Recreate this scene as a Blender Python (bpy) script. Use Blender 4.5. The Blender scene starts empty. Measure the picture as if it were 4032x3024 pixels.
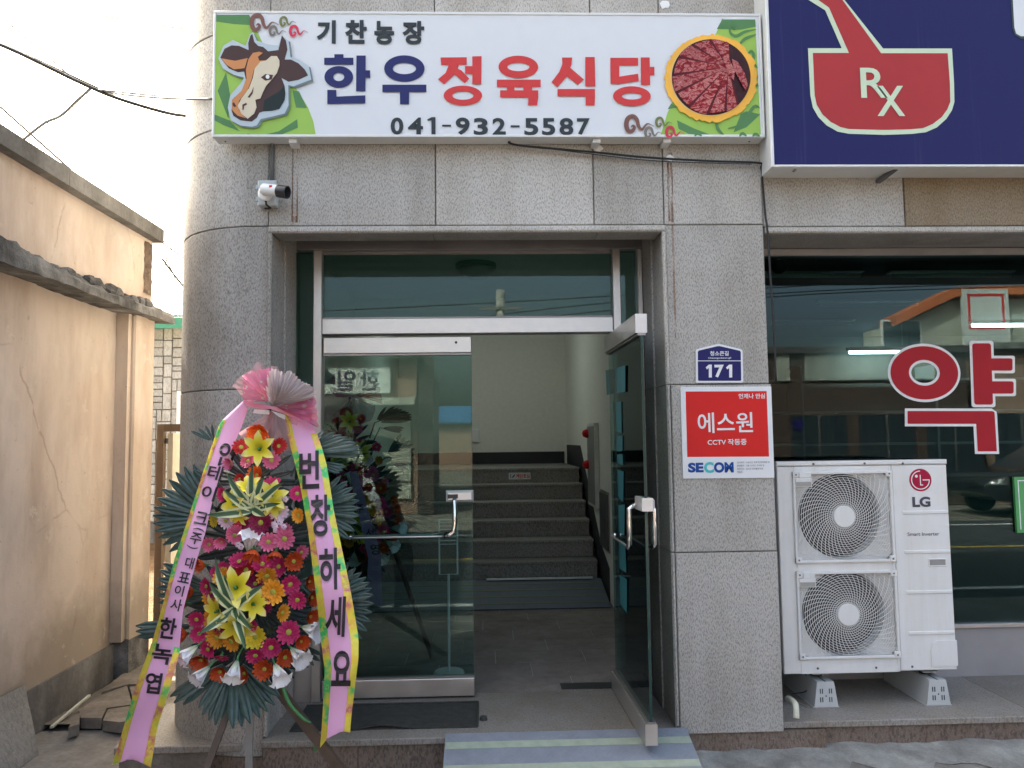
import bpy, math, random
from math import radians, sin, cos, pi, tan
from mathutils import Vector, Matrix, Euler

random.seed(7)
S = bpy.context.scene
COL = S.collection
F = 3030.0                      # focal length in photograph pixels (4032 wide)
EYE = Vector((0.0, -4.0, 1.62))
_p, _y, _r = radians(4.181), radians(1.89), radians(-0.729)
_f = Vector((sin(_y)*cos(_p), cos(_y)*cos(_p), sin(_p)))
_r0 = Vector((cos(_y), -sin(_y), 0)); _u0 = _r0.cross(_f)
RT = cos(_r)*_r0 + sin(_r)*_u0
UP = -sin(_r)*_r0 + cos(_r)*_u0
FW = _f

# ------------------------------------------------------------------ camera, sky, sun, exposure
cam_d = bpy.data.cameras.new('camera'); cam = bpy.data.objects.new('camera', cam_d); COL.objects.link(cam)
cam_d.sensor_width = 36.0; cam_d.lens = F/4032*36.0; cam_d.clip_start = 0.05; cam_d.clip_end = 800
M3 = Matrix((RT, UP, -FW)).transposed()
cam.matrix_world = Matrix.Translation(EYE) @ M3.to_4x4()
S.camera = cam

SUN_EL, SUN_AZ = radians(46), radians(-42)       # azimuth from +Y towards +X
world = bpy.data.worlds.new('World'); S.world = world; world.use_nodes = True
wn = world.node_tree
sky = wn.nodes.new('ShaderNodeTexSky'); sky.sky_type = 'NISHITA'; sky.sun_disc = False
sky.sun_elevation = SUN_EL; sky.sun_rotation = SUN_AZ
sky.air_density = 0.8; sky.dust_density = 9.5; sky.ozone_density = 0.2; sky.altitude = 30
bg = wn.nodes['Background']; bg.inputs['Strength'].default_value = 0.13
wbal = wn.nodes.new('ShaderNodeMix'); wbal.data_type = 'RGBA'; wbal.blend_type = 'MULTIPLY'; wbal.inputs[0].default_value = 1.0
wbal.inputs[7].default_value = (1.025, 1.015, .90, 1)      # even white balance over the whole sky
wn.links.new(sky.outputs[0], wbal.inputs[6]); wn.links.new(wbal.outputs[2], bg.inputs['Color'])
sd = bpy.data.lights.new('sun', 'SUN'); sd.energy = 2.6; sd.angle = radians(1.0); sd.color = (1.0, .93, .82)
sun = bpy.data.objects.new('sun', sd); COL.objects.link(sun)
_sv = Vector((sin(SUN_AZ)*cos(SUN_EL), cos(SUN_AZ)*cos(SUN_EL), sin(SUN_EL)))
sun.rotation_euler = _sv.to_track_quat('Z', 'Y').to_euler(); sun.location = (0, 0, 20)
S.view_settings.view_transform = 'Standard'; S.view_settings.look = 'None'
S.view_settings.gamma = 1.0; S.view_settings.use_curve_mapping = False
S.view_settings.exposure = 2.75
try:
    S.cycles.max_bounces = 10; S.cycles.transparent_max_bounces = 16; S.cycles.caustics_reflective = False
    S.cycles.caustics_refractive = False; S.cycles.use_denoising = True
except Exception: pass

# ------------------------------------------------------------------ pixel -> place helpers
def ray(u, v): return RT*((u-2016)/F) + UP*(-(v-1512)/F) + FW
def P(u, v, Y):
    d = ray(u, v); return EYE + d*((Y-EYE.y)/d.y)
def PX(u, v, X):
    d = ray(u, v); return EYE + d*((X-EYE.x)/d.x)
def PZ(u, v, Z):
    d = ray(u, v); return EYE + d*((Z-EYE.z)/d.z)
def PP(u, v, a, n):
    d = ray(u, v); return EYE + d*((a-EYE).dot(n)/d.dot(n))
def zm(x0, y0, s):              # coordinates read from an enlarged crop -> photograph pixels
    return lambda *pts: [(x0+a*s, y0+b*s) for a, b in pts]

# ------------------------------------------------------------------ mesh helpers
class MB:
    def __init__(self): self.v = []; self.f = []
    def add(self, vs, fs):
        n = len(self.v); self.v += [tuple(x) for x in vs]; self.f += [tuple(i+n for i in f) for f in fs]; return self
    def box(self, x0, x1, y0, y1, z0, z1):
        return self.add([(x0,y0,z0),(x1,y0,z0),(x1,y1,z0),(x0,y1,z0),(x0,y0,z1),(x1,y0,z1),(x1,y1,z1),(x0,y1,z1)],
            [(0,3,2,1),(4,5,6,7),(0,1,5,4),(1,2,6,5),(2,3,7,6),(3,0,4,7)])
    def bbox(self, x0, x1, y0, y1, z0, z1, b=.006):     # box with a bevelled front (-Y) rim
        return self.add([(x0,y1,z0),(x1,y1,z0),(x1,y1,z1),(x0,y1,z1),
                         (x0,y0+b,z0),(x1,y0+b,z0),(x1,y0+b,z1),(x0,y0+b,z1),
                         (x0+b,y0,z0+b),(x1-b,y0,z0+b),(x1-b,y0,z1-b),(x0+b,y0,z1-b)],
            [(0,3,2,1),(0,1,5,4),(1,2,6,5),(2,3,7,6),(3,0,4,7),(4,5,9,8),(5,6,10,9),(6,7,11,10),(7,4,8,11),(8,9,10,11)])
    def prism(self, pts, off):
        n = len(pts); off = Vector(off); a = [Vector(p) for p in pts]; b = [p+off for p in a]
        return self.add(a+b, [tuple(range(n)), tuple(range(2*n-1, n-1, -1))] + [(i, i+n, (i+1) % n+n, (i+1) % n) for i in range(n)])
    def tube(self, pts, r, n=8, cap=True):
        pts = [Vector(p) for p in pts]; rs = r if isinstance(r, (list, tuple)) else [r]*len(pts)
        vs = []; fs = []; ref = None
        for i, p in enumerate(pts):
            t = (pts[min(i+1, len(pts)-1)]-pts[max(i-1, 0)]).normalized()
            if ref is None:
                ref = t.orthogonal().normalized()
            ref = (ref - t*ref.dot(t)); ref = ref.normalized() if ref.length > 1e-6 else t.orthogonal().normalized()
            b = t.cross(ref)
            for k in range(n):
                a = 2*pi*k/n; vs.append(p + (ref*cos(a)+b*sin(a))*rs[i])
        for i in range(len(pts)-1):
            for k in range(n):
                fs.append((i*n+k, i*n+(k+1) % n, (i+1)*n+(k+1) % n, (i+1)*n+k))
        if cap:
            fs.append(tuple(range(n-1, -1, -1))); fs.append(tuple((len(pts)-1)*n+k for k in range(n)))
        return self.add(vs, fs)
    def lathe(self, c, axis, prof, n=20, cap=True):     # prof: (radius, along axis)
        c = Vector(c); ax = Vector(axis).normalized(); e = ax.orthogonal().normalized(); g = ax.cross(e)
        vs = []; fs = []
        for r, h in prof:
            for k in range(n):
                a = 2*pi*k/n; vs.append(c+ax*h+(e*cos(a)+g*sin(a))*r)
        for i in range(len(prof)-1):
            for k in range(n):
                fs.append((i*n+k, i*n+(k+1) % n, (i+1)*n+(k+1) % n, (i+1)*n+k))
        if cap:
            fs.append(tuple(range(n-1, -1, -1))); fs.append(tuple((len(prof)-1)*n+k for k in range(n)))
        return self.add(vs, fs)
    def ring(self, c, ex, ez, ro, ri, off, n=40):       # flat elliptical ring; ro, ri = (rx, rz)
        c = Vector(c); off = Vector(off); vs = []
        for rr in (ro, ri):
            for k in range(n):
                a = 2*pi*k/n; vs.append(c+ex*(rr[0]*cos(a))+ez*(rr[1]*sin(a)))
        vs += [v+off for v in vs]
        fs = []
        for k in range(n):
            j = (k+1) % n
            fs += [(k, j, n+j, n+k), (2*n+k, 3*n+k, 3*n+j, 2*n+j), (k, 2*n+k, 2*n+j, j), (n+k, n+j, 3*n+j, 3*n+k)]
        return self.add(vs, fs)

WM = {}
def link(name, data, parent, world=None):
    o = bpy.data.objects.new(name, data); COL.objects.link(o)
    w = world if world is not None else Matrix.Identity(4)
    if parent is not None:
        o.parent = parent; o.matrix_parent_inverse = WM[parent.name].inverted()
    o.matrix_basis = w
    WM[o.name] = w
    return o
def mesh_of(mb, mat, name='mesh', smooth=False):
    me = bpy.data.meshes.new(name); me.from_pydata(mb.v, [], mb.f); me.validate()
    mats = mat if isinstance(mat, (list, tuple)) else [mat]
    for m in mats: me.materials.append(m)
    if smooth:
        for p in me.polygons: p.use_smooth = True
    me.update(); return me
def fix_normals(me):
    import bmesh
    b = bmesh.new(); b.from_mesh(me); bmesh.ops.recalc_face_normals(b, faces=b.faces); b.to_mesh(me); b.free()
def obj(name, mb, mat, parent=None, smooth=False, label=None):
    me = mesh_of(mb, mat, name, smooth); fix_normals(me)
    o = link(name, me, parent)
    if label: o['label'] = label
    return o
def thing(name, label, cat, loc=(0, 0, 0), group=None):
    o = link(name, None, None, Matrix.Translation(Vector(loc)))
    o.empty_display_size = .1; o['label'] = label; o['category'] = cat
    if group: o['group'] = group
    return o
def tag(o, label, cat, group=None):
    o['label'] = label; o['category'] = cat
    if group: o['group'] = group
    return o
def struct(name, mb, mat, smooth=False):
    o = obj(name, mb, mat, None, smooth); o['kind'] = 'structure'; return o
def autosmooth(o, ang=35):
    for p in o.data.polygons: p.use_smooth = True
    try: o.data.set_sharp_from_angle(angle=radians(ang))
    except Exception: pass
    return o

_txt = None
def text_mesh(body, bold=0.0, res=4, shear=0.0):
    global _txt
    c = bpy.data.curves.new('text', 'FONT'); c.body = body; c.size = 1; c.offset = bold; c.resolution_u = res; c.shear = shear
    c.fill_mode = 'FRONT'
    o = bpy.data.objects.new('text', c); COL.objects.link(o)
    me = bpy.data.meshes.new_from_object(o)
    bpy.data.objects.remove(o); bpy.data.curves.remove(c)
    vs = [v.co.copy() for v in me.vertices]; fs = [tuple(p.vertices) for p in me.polygons]
    bpy.data.meshes.remove(me)
    return vs, fs
def text_quad(mb, body, p00, p10, p01, nrm, bold=0.0, shear=0.0, res=4):
    """lay the text so that its bounding box fills the parallelogram p00 (bottom left), p10, p01"""
    vs, fs = text_mesh(body, bold, res, shear)
    x0 = min(v.x for v in vs); x1 = max(v.x for v in vs); y0 = min(v.y for v in vs); y1 = max(v.y for v in vs)
    ex = (p10-p00)/(x1-x0); ey = (p01-p00)/(y1-y0)
    mb.add([p00+ex*(v.x-x0)+ey*(v.y-y0)+Vector(nrm) for v in vs], fs)
    return mb
def text_px(name, body, box, Y, mat, parent, bold=0.0, shear=0.0):
    (u0, v0), (u1, v1) = box
    a = P(u0, v1, Y); b = P(u1, v0, Y)
    mb = MB(); text_quad(mb, body, Vector((a.x, Y, a.z)), Vector((b.x, Y, a.z)), Vector((a.x, Y, b.z)), (0, 0, 0), bold, shear)
    return link(name, mesh_of(mb, mat, name), parent)
class Print(MB):
    """flat vinyl pieces stuck on a vertical face at depth Y; each piece 0.25 mm in front of the one before"""
    def __init__(self, Y, z): super().__init__(); self.Y = Y; self.z = z; self.k = 0; self.t = .0006
    def _y(self): self.k += 1; return self.Y-.0003*self.k
    def poly(self, *pts):
        y = self._y(); q = self.z(*pts)
        w = [P(u, v, self.Y) for u, v in q]
        return self.prism([(p.x, y, p.z) for p in w], (0, self.t, 0))
    def rect(self, a, b): return self.poly((a[0], a[1]), (b[0], a[1]), (b[0], b[1]), (a[0], b[1]))
    def ell(self, c, ro, ri=None, n=40):
        y = self._y(); (u, v), = self.z(c); (u1, v1), = self.z((c[0]+ro[0], c[1]+ro[1]))
        a = P(u, v, self.Y); b = P(u1, v1, self.Y); sx = abs(b.x-a.x); sz = abs(a.z-b.z)
        C = Vector((a.x, y, a.z))
        if ri is None:
            return self.prism([C+Vector((sx*cos(2*pi*k/n), 0, sz*sin(2*pi*k/n))) for k in range(n)], (0, self.t, 0))
        return self.ring(C, Vector((1, 0, 0)), Vector((0, 0, 1)), (sx, sz), (sx*ri[0]/ro[0], sz*ri[1]/ro[1]), (0, self.t, 0), n)
    def stroke(self, pts, ws):
        y = self._y(); q = [P(u, v, self.Y) for u, v in self.z(*pts)]
        a = P(*self.z((0, 0))[0], self.Y); b = P(*self.z((100, 0))[0], self.Y); k = (b.x-a.x)/100
        L = []; R = []
        for i, p in enumerate(q):
            t = q[min(i+1, len(q)-1)]-q[max(i-1, 0)]; n = Vector((-t.z, 0, t.x)).normalized()*ws[i]*k*.5
            L.append(Vector((p.x, y, p.z))+n); R.append(Vector((p.x, y, p.z))-n)
        n = len(q); return self.add(L+R, [(i, i+1, n+i+1, n+i) for i in range(n-1)])
def smooth_pts(pts, n=4):
    out = []
    for i in range(len(pts)-1):
        p0 = pts[max(i-1, 0)]; p1 = pts[i]; p2 = pts[i+1]; p3 = pts[min(i+2, len(pts)-1)]
        for k in range(n):
            t = k/n
            out.append(tuple(.5*((2*b)+(-a+c)*t+(2*a-5*b+4*c-d)*t*t+(-a+3*b-3*c+d)*t*t*t) for a, b, c, d in zip(p0, p1, p2, p3)))
    out.append(tuple(pts[-1])); return out

# ------------------------------------------------------------------ materials
class NT:
    def __init__(self, name):
        self.m = bpy.data.materials.new(name); self.m.use_nodes = True
        self.t = self.m.node_tree; self.t.nodes.clear()
        self.out = self.n('ShaderNodeOutputMaterial')
        self.tc = self.n('ShaderNodeTexCoord')
    def n(self, typ, **kw):
        x = self.t.nodes.new(typ)
        for k, v in kw.items(): setattr(x, k, v)
        return x
    def l(self, a, b): self.t.links.new(a, b)
    def mapping(self, scale=(1, 1, 1), rot=(0, 0, 0), co='Object'):
        m = self.n('ShaderNodeMapping'); m.inputs['Scale'].default_value = scale; m.inputs['Rotation'].default_value = rot
        self.l(self.tc.outputs[co], m.inputs['Vector']); return m.outputs[0]
    def noise(self, scale, detail=4, rough=.55, vec=None, dist=0.0):
        x = self.n('ShaderNodeTexNoise'); x.inputs['Scale'].default_value = scale; x.inputs['Detail'].default_value = detail
        x.inputs['Roughness'].default_value = rough; x.inputs['Distortion'].default_value = dist
        self.l(vec if vec is not None else self.tc.outputs['Object'], x.inputs['Vector']); return x.outputs['Fac']
    def ramp(self, fac, stops):
        r = self.n('ShaderNodeValToRGB'); e = r.color_ramp.elements
        while len(e) < len(stops): e.new(.5)
        for i, (p, c) in enumerate(stops):
            e[i].position = p; e[i].color = (c, c, c, 1) if isinstance(c, (int, float)) else (*c, 1)
        self.l(fac, r.inputs[0]); return r.outputs[0]
    def mix(self, fac, a, b, mode='MIX'):
        x = self.n('ShaderNodeMix', data_type='RGBA', blend_type=mode)
        for s, v in ((x.inputs[0], fac), (x.inputs[6], a), (x.inputs[7], b)):
            if isinstance(v, (int, float)): s.default_value = v if s.type == 'VALUE' else (v, v, v, 1)
            elif isinstance(v, (tuple, list)): s.default_value = (*v, 1)
            else: self.l(v, s)
        return x.outputs[2]
    def math(self, op, a, b=0.0):
        x = self.n('ShaderNodeMath', operation=op)
        for s, v in ((x.inputs[0], a), (x.inputs[1], b)):
            if isinstance(v, (int, float)): s.default_value = v
            else: self.l(v, s)
        return x.outputs[0]
    def objrand(self):
        return self.n('ShaderNodeObjectInfo').outputs['Random']
    def bsdf(self, color, rough=.6, metal=0.0, bump=None, bdist=.002, bstr=1.0, spec=.5, **kw):
        b = self.n('ShaderNodeBsdfPrincipled')
        def st(k, v):
            s = b.inputs[k]
            if isinstance(v, (int, float)): s.default_value = v
            elif isinstance(v, (tuple, list)): s.default_value = (*v, 1) if len(v) == 3 else v
            else: self.l(v, s)
        st('Base Color', color); st('Roughness', rough); st('Metallic', metal); st('Specular IOR Level', spec)
        for k, v in kw.items(): st(k.replace('_', ' '), v)
        if bump is not None:
            bn = self.n('ShaderNodeBump'); bn.inputs['Distance'].default_value = bdist; bn.inputs['Strength'].default_value = bstr
            self.l(bump, bn.inputs['Height']); self.l(bn.outputs[0], b.inputs['Normal'])
        self.l(b.outputs[0], self.out.inputs['Surface']); self.b = b; return self.m

def plain(name, c, rough=.5, metal=0.0, var=.08, scale=12, **kw):
    t = NT(name); f = t.noise(scale, 5)
    a = tuple(x*(1-var) for x in c); b = tuple(min(1, x*(1+var)) for x in c)
    return t.bsdf(t.ramp(f, [(.3, a), (.7, b)]), rough, metal, **kw)

def granite(name, base, dark, light, stain=(.5, .45, .36), stain_amt=.25, rough=.55, rot=.6, sp=165, strength=.62, rnd=.15):
    t = NT(name)
    v = t.mapping((1.0, 1.0, .42), (0, rot, 0))
    s1 = t.noise(sp, 3, .6, v)                         # short dark flecks
    s2 = t.noise(sp*2.3, 2, .5)
    flecks = t.ramp(s1, [(.38, 1), (.53, 0)])
    lights = t.ramp(s2, [(.55, 0), (.68, 1)])
    c = t.mix(lights, base, light)
    c = t.mix(t.math('MULTIPLY', flecks, strength), c, dark)
    big = t.noise(1.7, 5, .6)
    drip = t.noise(1.0, 5, .6, t.mapping((5, 5, .55)))
    sm = t.ramp(t.math('MULTIPLY', big, drip), [(.17, 0), (.34, 1)])
    c = t.mix(t.math('MULTIPLY', sm, stain_amt), c, stain, 'MULTIPLY')
    r = t.math('ADD', t.math('MULTIPLY', t.objrand(), rnd*2), 1-rnd)
    rc = t.n('ShaderNodeCombineColor'); [t.l(r, rc.inputs[i]) for i in range(3)]
    c = t.mix(1.0, c, rc.outputs[0], 'MULTIPLY')
    return t.bsdf(c, rough, bump=s1, bdist=.0012, bstr=.5, spec=.3)

GRAN = granite('grey_granite', (.485, .467, .437), (.135, .13, .122), (.60, .585, .56), stain=(.70, .675, .63), stain_amt=.7)
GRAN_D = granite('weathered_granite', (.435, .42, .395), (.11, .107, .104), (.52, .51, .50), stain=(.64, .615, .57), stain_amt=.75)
GRAN_B = granite('brown_granite', (.22, .168, .135), (.06, .048, .04), (.29, .25, .215), stain=(.7, .6, .5), stain_amt=.5, sp=90, strength=.6)
GRAN_T = granite('tread_granite', (.30, .275, .25), (.13, .115, .10), (.40, .375, .345), stain=(.75, .68, .55), stain_amt=.5, sp=110, strength=.55)
GRAN_S = granite('stair_granite', (.29, .275, .26), (.09, .088, .085), (.40, .39, .375), sp=110, strength=.7)

def cement(name, c, var=.3, dirt=(.35, .33, .3), scale=3, bd=.004):
    t = NT(name); a = t.noise(scale, 8, .65); b = t.noise(scale*14, 5, .6); d = t.noise(.8, 6, .65, t.mapping((3, 3, .6)))
    col = t.ramp(a, [(.3, tuple(x*(1-var) for x in c)), (.7, tuple(min(1, x*(1+var)) for x in c))])
    col = t.mix(t.math('MULTIPLY', t.ramp(d, [(.42, 0), (.62, 1)]), .6), col, dirt, 'MULTIPLY')
    col = t.mix(.25, col, t.ramp(b, [(.35, .3), (.65, 1.0)]), 'MULTIPLY')
    return t.bsdf(col, .9, bump=t.mix(.5, a, b), bdist=bd, spec=.2)

def plaster():
    t = NT('peach_plaster')
    base = t.ramp(t.noise(1.3, 6, .6), [(.3, (.53, .46, .405)), (.52, (.63, .53, .45)), (.72, (.61, .54, .475))])
    d = t.noise(1.0, 6, .65, t.mapping((2.2, 2.2, .7)))
    base = t.mix(t.math('MULTIPLY', t.ramp(d, [(.44, 0), (.64, 1)]), .7), base, (.66, .60, .55), 'MULTIPLY')
    # hairline cracks
    w = t.n('ShaderNodeTexVoronoi', feature='DISTANCE_TO_EDGE'); w.inputs['Scale'].default_value = .75
    dv = t.n('ShaderNodeMix', data_type='VECTOR'); dv.inputs[0].default_value = .12
    nz = t.n('ShaderNodeTexNoise'); nz.inputs['Scale'].default_value = 4; nz.inputs['Detail'].default_value = 6
    t.l(t.tc.outputs['Object'], nz.inputs['Vector']); t.l(t.tc.outputs['Object'], dv.inputs[4]); t.l(nz.outputs['Color'], dv.inputs[5]); t.l(dv.outputs[1], w.inputs['Vector'])
    cr = t.ramp(w.outputs['Distance'], [(0.0, 1), (.008, 0)])
    gap = t.ramp(t.noise(1.6, 3), [(.47, 0), (.56, 1)])
    cm = t.math('MULTIPLY', cr, gap)
    base = t.mix(t.math('MULTIPLY', cm, .6), base, (.3, .21, .15))
    # damp dirt climbing from the ground, blotchy upper edge
    sx = t.n('ShaderNodeSeparateXYZ'); t.l(t.tc.outputs['Object'], sx.inputs[0])
    hh = t.math('ADD', sx.outputs['Z'], t.math('MULTIPLY', t.noise(2.5, 6, .6), -.9))
    wet = t.ramp(hh, [(0.0, 1), (.28, 0)])
    base = t.mix(t.math('MULTIPLY', wet, .75), base, (.29, .24, .185))
    fl = t.ramp(t.noise(5.5, 7, .7), [(.60, 0), (.63, 1)])
    base = t.mix(t.math('MULTIPLY', fl, .55), base, (.60, .54, .46))
    sp = t.ramp(t.noise(22, 5, .7), [(.64, 0), (.68, 1)])
    base = t.mix(t.math('MULTIPLY', sp, .35), base, (.25, .18, .13))
    return t.bsdf(base, .85, bump=t.mix(.3, t.noise(9, 8, .6), t.noise(70, 4)), bdist=.006, bstr=.5, spec=.2)
PLASTER = plaster()
CEM = cement('grey_cement', (.22, .215, .205), .4, (.4, .39, .38))
CEM_D = cement('sooty_cement', (.19, .188, .184), .75, (.3, .3, .3), 6, .014)
GROUND = cement('street_concrete', (.27, .255, .235), .28, (.55, .5, .45), 2.5, .006)
ALLEY = cement('alley_concrete', (.25, .22, .185), .35, (.5, .45, .4), 2.2, .012)
MORTAR = cement('rough_mortar', (.34, .34, .32), .3, (.5, .48, .46), 8, .01)
ASPHALT = cement('asphalt', (.075, .075, .078), .25, (.6, .6, .6), 6, .004)
GREYSLAB = granite('grey_slab', (.20, .195, .185), (.09, .09, .088), (.27, .265, .26), sp=60, strength=.4)

def brushed(name, c, rough=.33, vert=False):
    t = NT(name); n = t.noise(1.0, 6, .7, t.mapping((400, 400, 4) if vert else (4, 400, 400)))
    b = t.noise(6, 5)
    col = t.mix(.5, t.ramp(n, [(.3, tuple(x*.85 for x in c)), (.7, c)]), t.ramp(b, [(.35, tuple(x*.8 for x in c)), (.6, c)]))
    return t.bsdf(col, t.ramp(b, [(.3, rough*.85), (.7, rough*1.35)]), .85)
STEEL = brushed('brushed_steel', (.66, .63, .61)); STEEL_V = brushed('brushed_steel_upright', (.66, .63, .61), vert=True)
STEEL_D = brushed('dull_header_steel', (.34, .32, .315), .4)
LOCKM = plain('satin_chrome', (.70, .70, .69), .3, .35, .02)
CHROME = plain('chrome', (.8, .8, .8), .08, 1.0, .02)
def dusty_white():
    t = NT('white_powder_coat'); st = t.noise(1.0, 6, .65, t.mapping((14, 14, 1.2))); b = t.noise(2.2, 6, .6); k = t.noise(55, 4, .7)
    c = t.mix(t.math('MULTIPLY', t.ramp(t.math('MULTIPLY', st, b), [(.22, 0), (.42, 1)]), .45), (.745, .745, .735), (.60, .57, .51))
    c = t.mix(t.math('MULTIPLY', t.ramp(k, [(.60, 0), (.72, 1)]), .25), c, (.5, .47, .42))
    return t.bsdf(c, .5, spec=.35)
WHITE_MET = dusty_white()
ALU = plain('white_aluminium_profile', (.70, .715, .71), .38, .1, .04)
SIGN_W = plain('white_sign_film', (.68, .71, .755), .35, 0, .015)
SIGN_G = plain('lime_print', (.32, .53, .11), .5, 0, .05, 3, spec=.18)
SIGN_DG = plain('dark_green_print', (.10, .24, .10), .5, 0, .05, spec=.18)
SIGN_K = plain('charcoal_print', (.04, .05, .058), .5, 0, .03, spec=.18)
SIGN_B = plain('navy_print', (.028, .034, .135), .5, 0, .03, spec=.18)
SIGN_R = plain('red_print', (.60, .058, .06), .5, 0, .03, spec=.18)
COW_BR = plain('dark_brown_print', (.075, .045, .045), .5, 0, .03, spec=.18)
COW_OR = plain('tan_print', (.58, .26, .11), .5, 0, .03, spec=.18)
COW_CR = plain('cream_print', (.66, .60, .46), .5, 0, .03, spec=.18)
COW_TL = plain('black_green_print', (.022, .035, .036), .5, 0, .03, spec=.18)
HALO = plain('pale_blue_print', (.48, .57, .63), .5, 0, .02, spec=.18)
HALO_S = plain('slate_print', (.17, .23, .245), .5, 0, .02, spec=.18)
SW_BR = plain('brown_print', (.20, .10, .085), .5, spec=.18); SW_GY = plain('taupe_print', (.2, .18, .16), .5, spec=.18)
SW_OL = plain('olive_print', (.17, .19, .08), .5, spec=.18); SW_RD = plain('crimson_print', (.60, .05, .10), .5, spec=.18)
DISC = plain('amber_print', (.85, .46, .075), .5, 0, .12, 5, spec=.18)

def meat():
    t = NT('marbled_meat_print')
    v = t.n('ShaderNodeTexNoise'); v.inputs['Scale'].default_value = 19; v.inputs['Detail'].default_value = 8; v.inputs['Roughness'].default_value = .7; v.inputs['Distortion'].default_value = 1.8
    t.l(t.mapping((1, 1, 1.7), (0, .7, 0)), v.inputs['Vector'])
    c = t.ramp(v.outputs['Fac'], [(.38, (.17, .010, .014)), (.48, (.34, .028, .036)), (.54, (.66, .32, .30)), (.58, (.32, .026, .034)), (.66, (.66, .34, .32))])
    c = t.mix(t.math('MULTIPLY', t.objrand(), .4), c, (.16, .012, .02))
    return t.bsdf(c, .5, spec=.15)
MEAT = meat(); MEAT_D = plain('dark_meat_print', (.045, .016, .02), .5, 0, .3, 20, spec=.18); MEAT_E = plain('meat_edge_print', (.10, .012, .02), .5, spec=.18)

def glass(name, tint, spec=1.0, rough=0.0):
    t = NT(name)
    fr = t.n('ShaderNodeFresnel'); fr.inputs['IOR'].default_value = 1.52
    tr = t.n('ShaderNodeBsdfTransparent'); tr.inputs['Color'].default_value = (*tint, 1)
    gl = t.n('ShaderNodeBsdfGlossy'); gl.inputs['Roughness'].default_value = rough; gl.inputs['Color'].default_value = (*((spec,)*3 if isinstance(spec, float) else spec), 1)
    mx = t.n('ShaderNodeMixShader'); t.l(fr.outputs[0], mx.inputs[0]); t.l(tr.outputs[0], mx.inputs[1]); t.l(gl.outputs[0], mx.inputs[2])
    t.l(mx.outputs[0], t.out.inputs['Surface']); return t.m
GLASS = glass('green_tinted_glass', (.60, .75, .73), (.66, .76, .78))
GLASS_P = glass('dark_green_shop_glass', (.50, .62, .61), (.60, .70, .75))
GLASS_E = plain('glass_cut_edge', (.015, .05, .045), .1)

def emis(name, c, s):
    t = NT(name); e = t.n('ShaderNodeEmission'); e.inputs['Color'].default_value = (*c, 1); e.inputs['Strength'].default_value = s
    t.l(e.outputs[0], t.out.inputs['Surface']); return t.m
TUBE = emis('lit_tube', (.9, 1, 1), 5.0); BULB = emis('lit_bulb', (.9, 1, .95), 10.0)
WALLW = plain('white_wall_paint', (.76, .76, .70), .75, 0, .04, 20)
WALLIN = plain('pharmacy_wall_paint', (.20, .215, .21), .8, 0, .05, 5)
BLACKP = plain('black_skirting_paint', (.016, .016, .022), .6, 0, .2)
TILE = cement('dark_floor_tile', (.31, .27, .24), .18, (.7, .68, .66), 9, .001)
GROUT = plain('pale_grout', (.45, .43, .41), .9)
RUBBER = plain('black_rubber', (.042, .042, .038), .75, 0, .3, 25)
CABLE = plain('black_cable', (.012, .012, .014), .55)
CABLE_G = plain('grey_cable', (.10, .105, .11), .6)
CAULK = plain('dark_joint', (.20, .19, .18), .9)
GREYBOX = plain('grey_plastic', (.42, .46, .47), .5, 0, .03)
WHITEP = plain('white_plastic', (.78, .79, .79), .4, 0, .03)
DARKP = plain('dark_plastic', (.02, .022, .028), .35)
REDP = plain('red_print_gloss', (.62, .022, .02), .5, 0, .02, spec=.18)
PLATE_W = plain('plate_white', (.70, .72, .75), .4, 0, .015)
NAVY = plain('plate_navy', (.020, .018, .115), .5, 0, .03, spec=.18)
TEAL = plain('teal_print', (.06, .48, .50), .5, spec=.18); COBALT = plain('cobalt_print', (.015, .07, .30), .5, spec=.18)
PALEG = plain('pale_green_print', (.56, .68, .50), .4, 0, .03)
RXRED = plain('brick_red_print', (.40, .04, .045), .5, 0, .05, 2, spec=.18)
def navysign():
    t = NT('navy_sign_film')
    dr = t.noise(1.0, 5, .6, t.mapping((26, 1, .5)))
    c = t.mix(t.math('MULTIPLY', t.ramp(dr, [(.6, 0), (.78, 1)]), .25), (.018, .020, .105), (.14, .15, .24))
    return t.bsdf(c, .5, spec=.15)
NAVYS = navysign()
PINK_LET = plain('letter_red', (.42, .018, .03), .5, 0, .02, spec=.18); LET_W = plain('letter_white', (.80, .82, .83), .4, 0, .01)
LOGO = plain('logo_crimson', (.38, .012, .05), .5, 0, .02, spec=.18); INK = plain('grey_ink', (.075, .075, .10), .5, spec=.18)
RAMP_B = plain('blue_grey_ramp_paint', (.235, .26, .305), .5, 0, .1, 14, bump=None)
RAMP_S = plain('pale_green_stripe', (.355, .41, .325), .6, 0, .12, 20)
RAMP_I = plain('dark_blue_mat', (.11, .14, .18), .6, 0, .1, 14)
RAMP_IS = plain('olive_stripe', (.16, .18, .13), .7, 0, .1)
def rustm():
    t = NT('rust_stain')
    n = t.noise(1.0, 6, .7, t.mapping((60, 1, 3)))
    b = t.n('ShaderNodeBsdfPrincipled'); b.inputs['Base Color'].default_value = (.25, .095, .03, 1); b.inputs['Roughness'].default_value = .9
    tr = t.n('ShaderNodeBsdfTransparent'); mx = t.n('ShaderNodeMixShader')
    t.l(t.ramp(n, [(.44, 0), (.66, .7)]), mx.inputs[0]); t.l(tr.outputs[0], mx.inputs[1]); t.l(b.outputs[0], mx.inputs[2]); t.l(mx.outputs[0], t.out.inputs['Surface'])
    return t.m
RUST = rustm()
BROWNFR = plain('brown_painted_steel', (.13, .085, .05), .5, 0, .15); CREAMFR = plain('cream_edge', (.55, .49, .37), .6, 0, .1)
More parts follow.
